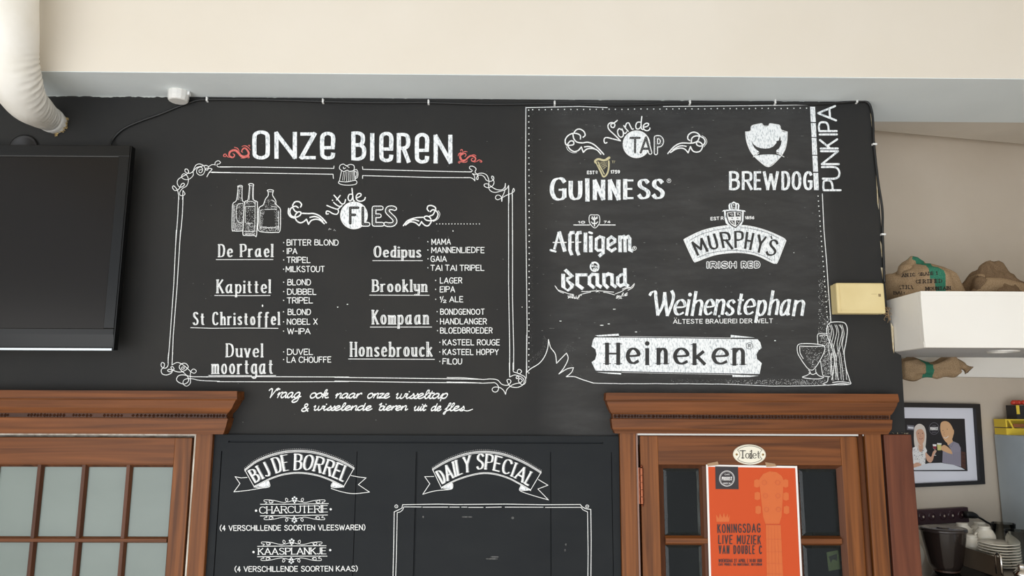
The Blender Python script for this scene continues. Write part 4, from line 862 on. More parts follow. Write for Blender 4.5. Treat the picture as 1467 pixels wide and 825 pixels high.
mb = MB(); mb.lathe((wx(1462, 800, -.03), -.03, TZ), [(0, 0), (.022, 0), (.024, .012), (.016, .022), (.010, .026), (.012, .034), (.009, .040), (0, .041)], 24)
mb.build('metal_lid', mat('chrome', (200, 196, 190), .15, 1.0), None, 'small shiny metal pot lid at the lower right picture edge', 'lid', smooth=True)
# grinder
GR = empty('coffee_grinder', (wx(1351, 760, .15), .15, 1.1), 'coffee grinder with a smoky dark bean hopper', 'coffee grinder')
gx_, gy_ = wx(1351, 760, .15), .15; gz = wz(1351, 760, .12)
M_smoke = mat('smoky_plastic', (40, 33, 30), .14, 0, Transmission_Weight=.35, IOR=1.45)
mb = MB(); mb.lathe((gx_, gy_, gz), [(.070, 0), (.066, -.03), (.052, -.11), (.035, -.14), (.033, -.14), (.05, -.11), (.064, -.03), (.068, 0)], 36); mb.build('hopper', M_smoke, GR, smooth=True)
mb = MB(); mb.lathe((gx_, gy_, gz), [(0, .006), (.02, .007), (.024, .003), (.06, .006), (.072, .005), (.0735, 0), (.0735, -.005), (.071, -.005), (.07, -.001), (0, -.001)], 36); mb.build('lid', mat('dark_lid', (44, 38, 36), .15), GR, smooth=True)
mb = MB(); mb.lathe((gx_, gy_, gz-.135), [(0, 0), (.04, 0), (.05, .05), (.044, .06), (0, .065)], 24); mb.build('beans', noisy('coffee_beans', (30, 18, 12), (64, 40, 26), .5, (160, 160, 160), 3), GR, 'dark roasted beans', kind='stuff')
mb = MB(); mb.lathe((gx_, gy_, 1.1), [(0, 0), (.075, 0), (.075, .02), (.055, .04), (.055, gz-1.1-.17), (.04, gz-1.1-.14), (0, gz-1.1-.14)], 28); mb.build('body', M_gloss, GR, smooth=True)
# grey cabinet and things on it
CBN = empty('grey_cabinet', (gx0+.3, .3, 0), 'tall grey metal cabinet at the right picture edge', 'cabinet')
MB().box(gx0, gx0+.6, .06, .565, 0, gzt).build('carcass', noisy('grey_metal_paint', (176, 186, 192), (166, 176, 182), .45, (5, 5, 5), 3), CBN, bevel=.003)
MB().box(gx0+.002, gx0+.598, .04, .0595, .1, gzt-.004).build('door', noisy('grey_metal_paint2', (126, 132, 137), (116, 122, 127), .4, (5, 5, 5), 3), CBN, bevel=.001)
M_yb = mat('yellow_card', (232, 200, 60), .5); yx = wx(1441, 610, .49); yb0 = gzt; yz = wz(1450, 600.5, .49)
YB_ = empty('yellow_box', (yx+.06, .45, gzt), 'small yellow open fronted box on the grey cabinet', 'box')
hh = yz-yb0
MB().box(yx, yx+.16, .49, .56, yb0, yb0+hh*.42).box(yx, yx+.006, .49, .56, yb0+hh*.49, yz).box(yx+.154, yx+.16, .49, .56, yb0+hh*.49, yz).box(yx+.006, yx+.154, .49, .495, yz-.004, yz).box(yx+.006, yx+.154, .555, .56, yb0+hh*.49, yz).build('card', M_yb, YB_)
mb = MB(); mb.add([(yx+.012, .4915, yz-.004), (yx+.02, .4915, yz-.004), (yx+.034, .4915, yb0+hh*.42), (yx+.026, .4915, yb0+hh*.42)], [(0, 1, 2, 3)]); mb.build('card_strut', M_yb, YB_)
MB().box(yx+.03, yx+.148, .50, .49, yb0+hh*.49, yb0+hh*.7).build('contents', mat('brown_contents', (150, 90, 50), .6), YB_, 'brown packed contents')
kx = wx(1457.5, 590, .49); kz = wz(1460, 580.5, .49)
KB = empty('black_box', (kx+.05, .45, yz), 'black box with yellow edge and red print on top of the yellow box', 'box')
MB().box(kx, kx+.10, .495, .555, yz, kz).build('carton', mat('black_card', (30, 28, 30), .5), KB)
MB().box(kx, kx+.012, .4935, .495, yz+.02, kz).build('yellow_edge', M_yb, KB)
mb = MB(); random.seed(12)
for i in range(7): mb.lathe((kx+.012+.012*i, .525+random.uniform(-.01, .01), kz+.001), [(0, .0), (.009, .002), (.011, .010), (.006, .018), (0, .02)], 10)
mb.build('red_sweets', mat('red_foil', (196, 60, 40), .4), KB, 'red and dark small items heaped on the box', smooth=True)
# ---------------------------------------------------------------- lettering on the chalk wall
WPL = plane(0.0)
def NC(pl=WPL, wob=.25): c = Chalk(pl); c.wob = wob; return c
# title
ck = NC(wob=.15); ck.z(220, 150, 4.125); g5 = nib(4.6, 6.0, 0)
for ch, b in zip('ONZe', [(585, 688, 152, 326), (715, 848, 158, 324), (862, 965, 162, 326), (985, 1075, 160, 328)]): ck.letters(ch, [(b[0], b[1])], b[2], b[3], g5, ROUND, 0)
ck.z(480, 150, 4.125)
for ch, b in zip('BIeReN', [(97, 182, 157, 333), (205, 236, 165, 336), (262, 346, 160, 342), (365, 447, 166, 348), (472, 558, 167, 350), (583, 694, 175, 352)]): ck.letters(ch, [(b[0], b[1])], b[2], b[3], g5, ROUND, 0)
ck.build(WALL, 'large white chalk title lettering at top left')
# red scrolls
ck = NC(wob=0); ck.z(315, 200, 23.58)
tp = lambda a, b: (lambda dx, dy, t: a+(b-a)*math.sin(math.pi*min(1, max(0, t))))
ck.d('~450,480 500,520 470,590 400,600 320,540 340,430 430,370 540,370 630,450 720,550 830,580 940,540 980,460 930,360 850,290 780,320 740,400 770,430', tp(1.1, 3.2), 5)
ck.d('~740,240 840,210 940,250 1030,350;~490,260 600,300 660,400;~320,605 250,570 210,500 150,500 130,560 190,580 220,530;~710,625 830,620 980,570 990,610 950,620;~960,200 1010,200 1000,240', tp(.7, 1.3), 5)
ck.z(650, 205, 23.58)
ck.d('~380,460 420,400 370,350 290,380 230,330 230,480 290,580 400,570 480,490 580,430 700,470 740,540 690,620 610,600 600,540 650,520', tp(.9, 2.2), 5)
ck.d('~300,360 230,420 220,500 270,580 340,600', 2.6, 5)
ck.d('~460,300 380,290 300,330 270,400;~300,290 290,230 240,230 240,270;~150,440 180,360 240,340;~690,650 780,620 860,570 950,620 920,650 880,620;~760,440 690,400 610,410;~160,630 200,620 330,650 430,640 460,600;~150,650 190,680 220,650', tp(.7, 1.2), 5)
ck.build(WALL, 'two small red chalk scrolls either side of the title', 'chalk_scroll')
# left frame
ck = NC(wob=.2); w1 = 1.02
ck.z(240, 225, 13.755)
ck.d('~230,840 222,740 200,650 130,570 100,600 150,660 230,630 280,540 320,520 340,550 290,590 240,590 200,530 210,450 290,390 370,350 420,300 400,250 360,240 350,280 390,320 460,320 520,270 580,210 680,185 760,170 810,200 790,260 750,250 780,225 880,240 830,300 780,390 780,390 830,310 900,300 1100,303 1240,305', w1)
ck.d('~300,840 310,770 350,730 310,660;~310,660 300,760 250,750 250,690 300,620 380,570 415,480 400,390 340,330 290,360 290,410 370,450 450,430 510,360 510,280 560,170 640,140 720,180 745,260 710,340 640,360 580,310 590,230 660,200 700,250 670,310 630,300 630,260 680,250;~810,195 880,155 945,155;~945,165 945,110 1000,75 1050,110 1020,140 980,150 990,190 1040,200 1240,200', w1*.9)
ck.z(220, 150, 4.125); ck.d('395,368 620,370 1066,378;345,402 640,405 1062,412', w1); ck.d('1066,378 1067,364;1062,412 1064,437', w1)
ck.d('150,545 146,650 133,825;176,545 172,650 156,825', w1)
ck.z(480, 150, 4.125); ck.d('163,367 165,383 570,393 805,398;163,437 164,420 560,430 790,432', w1)
ck.z(665, 230, 13.755)
ck.d('~0,222 120,222 160,200 110,160 120,120 180,120 235,170 215,235 270,280 255,320 240,360 265,380 280,340 270,300 340,290 400,330 440,390 520,410 580,380 580,330 550,310 545,350 590,420 560,500 470,540 400,510 400,470 470,465 540,520 640,575 750,575 800,520 815,455 815,455 800,600 740,740 740,810 745,790 750,760', w1)
ck.d('~0,338 120,340 180,370 210,405 210,405 200,310 160,262 160,262 240,280 300,255 380,255 450,300 490,400 480,500 510,590 600,630 700,610 820,570 875,495 875,495 880,600 880,840;~950,840 945,640 970,550 985,600 930,650 830,690 740,740 660,775 615,740 640,690 700,690 745,745 745,800', w1)
ck.z(480, 150, 4.125); ck.d('1025,480 1026,825;1048,530 1049,825', w1)
ck.z(480, 330, 3.0571); ck.d('760,0 760,240 765,520 765,640;778,0 777,300 782,520 782,610', w1)
ck.z(220, 330, 3.5857); ck.d('118,0 105,280 86,560 76,680;140,0 122,300 103,540 97,690', w1)
ck.z(225, 505, 13.755)
ck.d('~235,0 225,120 222,260 160,310 90,270 100,200 150,220 140,290 90,340 110,420 200,440 290,400 300,350 240,330 215,360 270,380 340,330 320,280 280,290 330,350 450,385 560,350 620,280 570,215 490,220 445,280 480,350 560,420 620,490 620,570 540,620 440,590 390,530 430,460 530,440 640,465 740,475 1000,480', w1)
ck.d('~315,0 305,120 300,245 300,245 400,195 500,230 600,310 670,380 740,405 780,360 720,325 670,380 660,500 660,600 590,660 520,620 530,550 600,515 700,515 860,550 1240,565;~490,300 520,280 545,310 500,330 490,300', w1*.9)
ck.z(220, 330, 3.5857); ck.d('265,752 520,751 1004,753;330,777 660,778 1004,777', w1)
ck.z(480, 330, 3.0571); ck.d('0,643 260,647 640,652;0,660 330,665 640,668', w1)
ck.z(690, 520, 16.507)
ck.d('~-820,345 -400,350 0,388 230,375 370,400 480,500 580,525 650,500 690,430 650,385 600,410 640,510 700,560 820,580 920,550 990,490 1000,400 940,330 860,300 770,285 665,330 665,330 655,0', w1)
ck.d('~-820,450 -300,460 0,475 230,465 320,470 400,560 370,670 290,680 250,620 310,570 430,580 520,650 565,740 565,740 600,620 700,530 800,490 900,470 960,420 920,370 870,400 900,480 980,510 1040,440 1020,330 920,270 850,240 850,180 890,150 945,190 910,250 850,240 770,215 745,180 743,0;~860,310 880,350 830,370 815,335 860,310', w1)
ck.build(WALL, 'double white chalk line frame with scroll corners around the left list', 'chalk_border')
# mug
ck = NC(wob=.1); ck.z(480, 230, 7.857)
ck.d('~70,110 50,90 60,55 95,42 130,60 170,45 210,55 218,90 205,115 160,122 140,110 100,125 75,112;75,115 50,235;215,115 232,225;~50,235 130,242 232,225 242,262 180,278 90,275 42,255 50,230;~218,110 245,105 260,150 250,195 225,200;~220,125 240,130 245,160 238,182 222,185;~95,75 100,95 120,85;~130,62 160,80', .95)
ck.d('100,125 85,225;118,125 105,230;135,125 130,235;155,125 152,235;170,125 172,232;190,122 195,228;205,120 215,225', .6)
ck.build(WALL, 'small chalk drawing of a foaming beer mug', 'chalk_drawing')
# bottles
ck = NC(wob=.1); ck.z(325, 255, 9.167)
b1 = '~145,110 180,98 208,110 205,130 205,290 240,320;~145,112 148,140 130,290 85,335 75,400 72,670 95,695 150,700 215,695'
b2 = '~290,85 325,75 355,90 350,120 352,280 395,310 405,360 395,740 360,755 250,755 215,740 220,600 235,330 280,290 300,120 290,85'
b3 = '~535,165 570,155 612,165 610,185 605,230 645,300 650,350 700,400 708,470 700,690 640,715 500,712 415,685 418,560 425,400 480,355 510,280 545,230 545,185 535,165'
ck.d(b1, 1.0); ck.d(b2, 1.15); ck.d(b3, 1.1)
ck.d('~215,335 150,350 125,440 140,560 190,590 215,585;~145,120 175,115 205,125;~300,100 340,105;250,375 370,375;255,595 340,595;245,380 245,590;375,310 370,690;~230,700 300,705 380,700;~250,740 300,735 360,742;~545,182 610,185;~500,415 660,410;~450,640 560,655 680,640;~440,420 435,600 440,680;~680,440 682,600 675,680;~590,290 625,310 640,350;590,375 660,385;~262,330 290,310 340,310 375,340', .75)
ck.d('150,150 148,290;165,150 160,290;310,120 300,290;335,120 340,290;90,350 92,660;100,360 105,640', .4)
ck.stipple([(85, 330), (220, 330), (215, 690), (80, 690)], 330, .36); ck.stipple([(90, 590), (215, 590), (215, 690), (85, 690)], 130, .4)
ck.stipple([(240, 310), (390, 310), (385, 745), (235, 745)], 260, .36); ck.stipple([(245, 600), (375, 600), (375, 745), (235, 745)], 150, .4); ck.stipple([(440, 410), (500, 410), (470, 640), (440, 690)], 110, .38)
ck.stipple([(620, 400), (690, 420), (690, 690), (640, 640)], 120, .38); ck.stipple([(440, 640), (690, 640), (680, 700), (450, 700)], 170, .4); ck.stipple([(530, 240), (640, 330), (690, 400), (480, 400)], 80, .36); ck.stipple([(150, 120), (205, 120), (205, 300), (135, 300)], 50, .36)
ck.build(WALL, 'chalk drawing of three beer bottles', 'chalk_drawing')
# swirls
def swirls():
    ck = NC(wob=0); ck.z(410, 265, 11.79)
    ck.d('~110,350 150,290 220,285 262,330 245,375;~205,385 160,360 90,390 65,450 90,520 170,545 240,510 250,465 200,460 155,520 175,600 240,640 300,620 345,580;~345,580 380,665;~380,665 430,600 510,580 580,600 645,655;~120,395 150,440 180,455;~275,480 370,485 470,485 560,520 630,580 680,640;~405,550 480,535 550,555 620,610;~45,400 40,480 80,540 140,560', 1.9)
    ck.d('~60,470 80,530 140,560', .8); ck.stipple([(670, 650), (700, 700), (880, 780), (720, 760)], 14, .6)
    ck.z(570, 280, 11.285)
    ck.d('~500,255 475,220 490,175 540,165 600,190 615,225;~525,265 560,235 610,245 650,300 620,380 550,410 460,400 425,355 470,335 520,360 540,420 500,485 450,490 400,450 385,425;~385,425 345,490;~345,490 280,440 200,430 125,480;~600,250 570,310 515,335;~405,355 280,365 160,410 90,490;~340,415 270,395 200,410 130,470', 1.8)
    ck.d('~650,245 680,300 650,380 570,425', .7)
    for i in range(15): ck.disk(ck.T((628+i*49.3, 462)), .8, 2, 3)
    return ck.build(WALL, 'pair of white chalk swirls with a dotted tail around the bottle heading', 'chalk_scroll')
swirls()
ck = NC(wob=0); ck.z(800, 160, 11.79)
ck.d('~265,350 310,305 370,300 430,340 450,400 415,435;~370,465 370,410 320,375 240,370 160,410 115,480 130,560 200,570 255,555 250,505 200,500 155,560 190,630 260,675 330,660 385,600;~385,600 420,690;~420,690 480,635 570,625 650,650 715,720;~245,390 260,460 310,515 400,530 500,520 600,560 700,650 765,725;~440,598 520,592 600,622', 1.8)
ck.d('~130,590 160,650 230,695 310,695', .7)
ck.z(945, 180, 16.5)
ck.d('~705,355 660,310 675,230 740,175 820,160 900,190 945,240;~745,390 760,300 840,250 940,255 1030,300 1070,380 1030,460 950,490 880,460 870,400 930,390 990,430 1010,500 960,600 870,630 780,600 725,500;~725,500 670,645;~670,645 590,560 500,535 380,560 255,640;~930,280 900,360 820,405 720,420 500,420 340,500 190,665;~625,495 540,480 430,500 310,580', 1.8)
ck.d('~990,235 1080,300 1110,400 1040,510', .7)
ck.build(WALL, 'pair of white chalk swirls around the tap heading', 'chalk_scroll')
# uit de FLES
def badge(ck, cx, cy, r): ck.disk(ck.T((cx, cy)), r, 0, 0, 40); ck.raw([(ck.T((cx, cy))[0]+r*math.cos(i*math.pi/20), ck.T((cx, cy))[1]+r*math.sin(i*math.pi/20)) for i in range(41)], 1.0, False, 2, 1)
def inlined(ck, path, wo=6.8, wi=3.8, dots=True):
    ck.d(path, wo, 2, 1); ck.d(path, wi, 1, 2)
    if dots:
        for st in path.split(';'):
            sm = st.strip()[0] == '~'; pts = [ck.T(tuple(float(v) for v in t.split(','))) for t in st.strip().lstrip('~').split()]
            if sm: pts = cat(pts)
            acc = 1.2
            for a, b in zip(pts, pts[1:]):
                l = math.hypot(b[0]-a[0], b[1]-a[1]); 
                while acc < l: ck.disk((a[0]+(b[0]-a[0])*acc/l, a[1]+(b[1]-a[1])*acc/l), .33, 2, 3, 5); acc += 2.4
                acc -= l
ck = NC(wob=0); ck.z(410, 265, 11.79)
ck.d('~715,490 680,490 685,445 730,450 790,485 855,495 885,455 875,410;~690,348 780,385 860,410 900,390 920,360;~805,298 860,345 920,368 945,345;~810,175 880,255 940,320 985,310 1005,250;915,180 855,255;785,262', 1.7)
ck.z(480, 230, 7.857)
ck.d('~192,380 160,385 148,425 165,455 190,440 202,400;~192,315 200,390 208,450 220,455;~240,425 290,400 290,375 262,375 240,405 248,445 290,460 330,445 342,418', 1.7)
badge(ck, 214, 618, 19.3)
inlined(ck, '172,535 172,708;172,532 262,532;172,612 225,612', 0.01, 3.6)
inlined(ck, '314,532 314,718;314,718 372,718;440,535 440,718;440,535 522,535;440,622 500,622;440,718 532,718;~672,542 640,532 600,540 590,575 625,615 665,655 675,690 650,718 600,722 572,715')
ck.build(WALL, 'chalk heading with a white round badge behind its first letter, left list')
ck = NC(wob=0); ck.z(860, 160, 11.79)
ck.d('~110,525 80,535 62,500 70,455 110,440 200,460 340,495;~340,495 240,395 150,310 128,240 160,195 215,190 245,225 225,270 185,260 180,215 230,195 285,150;~355,310 320,290 290,330 305,400 350,435 385,405 385,340;~365,295 395,360 420,370 445,345;~395,240 430,290 470,335;~420,265 440,205 480,195 505,245 535,300 555,295;~672,180 625,185 597,235 610,290 655,290 690,240;~700,85 688,190 690,280 715,305 735,295;~735,265 790,250 815,215 785,198 740,220 725,265 745,310 790,325 830,305 835,280', 1.7)
badge(ck, 610, 552, 19.3)
inlined(ck, '510,445 662,445;585,445 585,690', 0.01, 3.0)
inlined(ck, '682,692 770,437;770,437 842,695;715,628 808,628;938,438 938,702;~938,436 1000,436 1038,485 1030,540 1000,568 940,568', 6.0, 3.2)
ck.build(WALL, 'chalk heading with a white round badge behind its letters, tap panel')
# brewery names with inline shading
def name_(ck, txt, x0, x1, base, top, und=None, slope=0):
    p0, p1 = (x0, base), (x1, base+slope); cap = base-top
    ck.text(txt, (x0+2, base-.5), (x1-2, base+slope-.5), cap, nib(1.3, 3.1, 12), MIX, 3, 1, gw=3.1, serif=.5, track=2.0, space=3.4)
    ck.text(txt, (x0+5, base), (x1+1, base+slope), cap, nib(.8, 1.4, 12), MIX, 2, 3, gw=3.1, serif=.6, track=2.0, space=3.4)
    ck.text(txt, (x0-1, base), (x1-5, base+slope), cap, nib(.6, .9, 12), MIX, 2, 3, gw=3.1, serif=.3, track=2.0, space=3.4)
    for u in (und or []): ck.d(u, .95)
cC = lambda: NC(wob=.3).z(220, 330, 3.5857)
cD = lambda: NC(wob=.3).z(480, 330, 3.0571)
def bl(ck, txt, x0, x1, base, cap, dot): ck.text(txt, (x0, base), (x1, base), cap, 1.15, CAPS, 2, 3, track=1.9, space=3.4); ck.disk(ck.T((dot, base-cap*.5)), .85, 2, 3)
ck = cC()
name_(ck, 'De Prael', 330, 618, 141, 68, ['323,150 615,150'])
name_(ck, 'Kapittel', 322, 605, 326, 250, ['315,335 500,336 600,335'])
name_(ck, 'St Christoffel', 200, 652, 490, 416, ['193,499 300,503 470,501 640,504'])
name_(ck, 'Duvel', 370, 565, 655, 578); name_(ck, 'moortgat', 296, 618, 741, 655, ['284,745 505,746;530,747 628,745'])
ck.build(WALL, 'inline shaded chalk brewery names in the left column of the list')
ck = cD()
name_(ck, 'Oedipus', 168, 380, 122, 66, ['165,133 383,133']); name_(ck, 'Brooklyn', 160, 406, 273, 213, ['152,284 413,285'])
name_(ck, 'Kompaan', 160, 413, 415, 346, ['155,424 423,424']); name_(ck, 'Honsebrouck', 64, 430, 556, 486, ['60,563 436,564'])
ck.build(WALL, 'inline shaded chalk brewery names in the right column of the list')
ck = cC()
for t, a, b, y in (('BITTER BLOND', 684, 952, 79), ('IPA', 686, 740, 123), ('TRIPEL', 684, 807, 168), ('MILKSTOUT', 680, 880, 215), ('BLOND', 688, 810, 283), ('DUBBEL', 687, 838, 331), ('TRIPEL', 685, 820, 376), ('BLOND', 690, 810, 435), ('NOBEL X', 686, 843, 485), ('W-IPA', 687, 808, 534), ('DUVEL', 687, 820, 640), ('LA CHOUFFE', 685, 914, 680)):
    bl(ck, t, a, b, y, 32, 669)
ck.build(WALL, 'small chalk capitals listing beers in the left column')
ck = cD()
for t, a, b, y, d_ in (('MAMA', 422, 508, 64, 407), ('MANNENLIEDFE', 422, 655, 100, 407), ('GAIA', 418, 490, 139, 407), ('TAI TAI TRIPEL', 418, 654, 178, 407), ('LAGER', 459, 557, 233, 441), ('EIPA', 459, 526, 272, 441), ('ALE', 500, 562, 315, 441),
                       ('BONDGENOOT', 460, 655, 370, 447), ('HANDLANGER', 460, 665, 412, 447), ('BLOEDBROEDER', 460, 690, 452, 449), ('KASTEEL ROUGE', 471, 722, 504, 459), ('KASTEEL HOPPY', 471, 716, 546, 459), ('FILOU', 471, 556, 587, 459)):
    bl(ck, t, a, b, y, 27, d_)
ck.text('1', (458, 303), (465, 303), 14, 1.0); ck.text('/', (463, 315), (476, 315), 27, 1.0); ck.text('2', (473, 318), (488, 318), 15, 1.0)
ck.build(WALL, 'small chalk capitals listing beers in the right column')
# script lines
ck = NC(wob=.1); ck.z(370, 540, 4.445); ns = nib(1.15, 2.1, 60)
for t, a, b, y, cp in (('Vraag', 52, 285, 137, 66), ('ook', 325, 460, 138, 60), ('naar', 485, 665, 139, 58), ('onze', 690, 848, 139, 58), ('wisseltap', 868, 1212, 141, 60)):
    ck.text(t, (a, y), (b, y), cp, ns, SCR, 2, 3, slant=.30, track=-.55)
for t, a, b, y, cp in (('&', 272, 330, 222, 56), ('wisselende', 345, 735, 216, 54), ('bieren', 758, 962, 216, 54), ('uit', 985, 1078, 218, 54), ('de', 1095, 1175, 219, 54), ('fles', 1180, 1320, 219, 56)):
    ck.text(t, (a, y), (b, y), cp, ns, SCR, 2, 3, slant=.30, track=-.55)
ck.d('~1295,205 1330,216 1365,205', 1.3)
ck.build(WALL, 'two lines of joined white chalk handwriting under the left frame')
# dotted border of the tap panel
ck = NC(wob=.2); ck.d('754,542 755,470 753.5,330 753,250 753.5,154', 1.0); ck.d('753.5,154.5 830,152.6 870,154.5', 1.0); ck.d('950,153 1000,152.5 1080,151.5 1168,150.5', .9)
ck.d('1177.5,278 1180,330 1184,380 1186,410 1190,462', 1.1)
for i in range(45): ck.disk((757.5+.6*(1-abs(i-22)/22)*1.2, 158+i*8.55), .95, 2, 3, 8)
for i in range(44): ck.disk((763+i*9.12, 157.4+.2*math.sin(i)-i*.045), .9, 2, 3, 8)
for i in range(27): ck.disk((1171.5+i*.55, 281+i*7.2), .95, 2, 3, 8)
ck.z(745, 480, 10.314)
ck.d('~100,550 160,495 280,420 360,320 405,200 420,65 420,65 450,180 520,280 540,415 540,415 685,265 685,265 710,350 650,480 575,575 575,575 690,500 790,480 790,480 760,550 680,615 680,615 800,612 900,650 1083,710', 1.15); ck.d('100,550 97,300 97,0', .9)
ck.z(0, 0, 1); ck.d('~850,548.8 890,549.5 950,549.5 1020,550 1060,551 1110,553 1160,552.5 1200,551', .9)
ck.z(745, 480, 10.314)
ck.stipple([(150, 430), (330, 300), (400, 130), (400, 0), (340, 0), (330, 180), (200, 300), (120, 400)], 150, .4, 4); ck.stipple([(550, 380), (700, 120), (850, 240), (720, 260), (640, 280)], 60, .4, 4); ck.stipple([(690, 470), (740, 400), (850, 550), (950, 640), (780, 590)], 110, .4, 4)
ck.z(0, 0, 1); ck.stipple([(759, 160), (764, 160), (764, 520), (759, 530)], 260, .38, 4); ck.stipple([(765, 160), (1160, 158), (1160, 162), (765, 165)], 200, .38, 4)
ck.stipple([(1166, 280), (1172, 280), (1187, 462), (1175, 462)], 300, .42, 4); ck.stipple([(1172, 400), (1187, 400), (1190, 480), (1172, 500)], 160, .5, 2)
ck.stipple([(960, 543), (1150, 542), (1165, 551), (960, 549)], 700, .42, 4); ck.stipple([(1040, 545), (1150, 543), (1160, 551), (1040, 550)], 260, .42, 2)
ck.build(WALL, 'dotted chalk border with spiky lower corner around the tap panel', 'chalk_border')
# harp beer
ck = NC(wob=.1); ck.z(835, 220, 18.33)
ck.d('~340,240 320,210 350,170 420,150 540,180 620,160 690,120', 3.0, 6); ck.d('620,160 690,110', 3.6, 6); ck.d('350,250 500,560;395,220 560,540', 1.5, 6); ck.d('~680,200 680,340 660,470 610,570 550,610 510,580', 2.3, 6); ck.d('410,300 520,570', .9, 6)
ck.d('430,220 560,430;470,215 580,400;510,220 600,370;550,220 620,340;450,260 640,220;480,310 640,250;510,350 640,290;540,400 640,330', .35, 6)
ck.d('760,195 800,195;780,195 780,250;820,250 820,200;820,200 850,200', .5, 6)
ck.build(WALL, 'small golden harp drawn in chalk', 'chalk_emblem')
ck = NC(wob=.1); ck.z(835, 220, 18.33)
ck.text('EST', (105, 548), (310, 548), 95, 1.15); ck.text('D', (335, 515), (385, 515), 60, .8); ck.d('340,530 385,530', .6); ck.text('1759', (725, 532), (970, 532), 95, 1.15)
ck.z(740, 140, 4.585); gn = nib(2.2, 6.2, 8)
for ch, a, b, t_, bs in (('G', 218, 328, 517, 683), ('U', 342, 432, 538, 680), ('I', 446, 486, 535, 678), ('N', 500, 582, 535, 677), ('N', 600, 683, 534, 677), ('E', 699, 778, 530, 674), ('S', 790, 879, 527, 674), ('S', 885, 972, 527, 673)):
    if ch == 'I': ck.quad('I', (466, bs-5), (466, bs-5), (464, t_+5), (464, t_+5), gn, CAPS, 0, 2, serif=1.5)
    else: ck.letters(ch, [(a, b)], t_, bs, gn, CAPS, 0, 2, serif=1.0)
ck.d('~'+' '.join(f'{1000+13*math.cos(i*math.pi/5):.1f},{546+13*math.sin(i*math.pi/5):.1f}' for i in range(11)), .6); ck.text('R', (995, 553), (1006, 553), 14, .5)
ck.build(WALL, 'bold white chalk serif capitals under the golden harp')
# blackletter pair
ck = NC(wob=.1); ck.z(780, 300, 10.48)
ck.d('440,235 675,235;828,235 1060,235', 1.35); ck.d('~680,90 750,85 815,92 830,170 815,225 755,280 690,225 670,170 680,90', 1.1)
ck.d('750,110 750,250', 1.6); ck.d('~705,130 740,160 795,130;~700,190 750,215 800,190;715,110 740,150;790,110 760,150;720,215 780,215', 1.2)
ck.text('10', (505, 215), (610, 212), 38, 1.0, track=7); ck.text('74', (890, 212), (990, 208), 38, 1.0, track=5)

def bl2(ck, path, wdt, sh=True):
    wdt = flat(wdt)
    if sh: ck.d(path, wdt, 3, 0, dx=9, dy=3)
    ck.d(path, wdt, 0, 2)
bl2(ck, '222,350 300,615', 5.0); bl2(ck, '208,365 148,590', 3.0); ck.d('130,497 325,497', 1.5); ck.d('90,612 165,632', 3.0, 0, 2)
for dx in (0, 106):
    bl2(ck, ' '.join(f'{x+dx},{y}' for x, y in ((432, 347), (398, 352), (378, 385), (380, 610), (402, 672))), 4.4); ck.d(f'{375+dx},495 {438+dx},492', 1.6)
bl2(ck, '612,368 612,625', 5.0); bl2(ck, '692,415 694,625', 5.0); ck.d('672,345 712,358', 3.2, 0, 2)
bl2(ck, '890,430 830,410 775,445 772,590 800,615 870,610', 3.8); bl2(ck, '876,430 878,650 825,695', 4.2)
bl2(ck, '1062,588 1005,625 950,585 950,450 1002,412 1055,450 1055,485 960,545', 3.8)
bl2(ck, '1130,410 1132,625', 4.8); bl2(ck, '1140,430 1190,408 1206,440 1208,625', 4.4); bl2(ck, '1215,430 1255,408 1276,440 1276,605 1312,622', 4.4)
ck.d('~'+' '.join(f'{1350+28*math.cos(i*math.pi/5):.1f},{585+28*math.sin(i*math.pi/5):.1f}' for i in range(11)), .8); ck.text('R', (1338, 598), (1362, 598), 28, .6)
ck.build(WALL, 'blackletter chalk word with a small shield and year above it')
ck = NC(wob=.1); ck.z(785, 370, 10.48); W_ = 5.0
ck.fill('245,188 285,158 398,268 308,328 403,393 380,448 312,500 296,482 345,424 296,358 280,342 280,292 334,275', 3, 0)
ck.fill('200,230 256,235 262,440 304,472 300,500 200,432', 0, 1); ck.fill('235,185 275,155 388,265 300,325 393,390 370,445 305,497 286,480 335,420 286,355 270,340 270,290 325,272', 0, 1)
bl2(ck, '438,245 438,395 510,448', W_); bl2(ck, '455,250 575,248', 4.2)
bl2(ck, '620,290 620,385 680,435', 4.6); bl2(ck, '625,280 665,240 738,245', 4.0); bl2(ck, '738,245 738,395 785,425', W_)
bl2(ck, '840,240 840,385 890,435', 4.8); bl2(ck, '860,260 905,235 958,250 960,390 1008,425', 4.6)
bl2(ck, '1045,290 1045,378 1085,415 1150,385', 4.4); bl2(ck, '1050,285 1090,250 1140,232', 3.6); bl2(ck, '1152,165 1155,390 1195,412', 4.8)
ck.d('~'+' '.join(f'{700+62*math.cos(i*math.pi/8):.1f},{128+66*math.sin(i*math.pi/8):.1f}' for i in range(17)), 2.2, 0, 2); ck.stipple([(640, 60), (760, 60), (760, 190), (640, 190)], 70, .8, 0); ck.d('665,120 735,120;~670,90 700,70 735,90;~675,160 700,175 730,160', .9)
ck.d('~105,415 145,470 220,500 300,530 385,550 350,590 300,570;~120,430 160,490 235,525;~460,560 520,535 640,508;~480,550 500,560;~505,500 600,498 700,490 780,490 880,498 985,508;~830,510 900,520 1000,550;~1010,535 1100,500 1160,460 1240,440 1295,380 1270,440 1200,480;~1115,465 1160,445 1230,435', 1.0)
for x, y in ((340, 575), (430, 590), (1065, 585), (1150, 545), (740, 490)): ck.stipple([(x-40, y-26), (x+42, y-26), (x+42, y+26), (x-40, y+26)], 34 if x != 740 else 10, .85, 2)
ck.build(WALL, 'heavy blackletter chalk word on a thin curved ribbon')
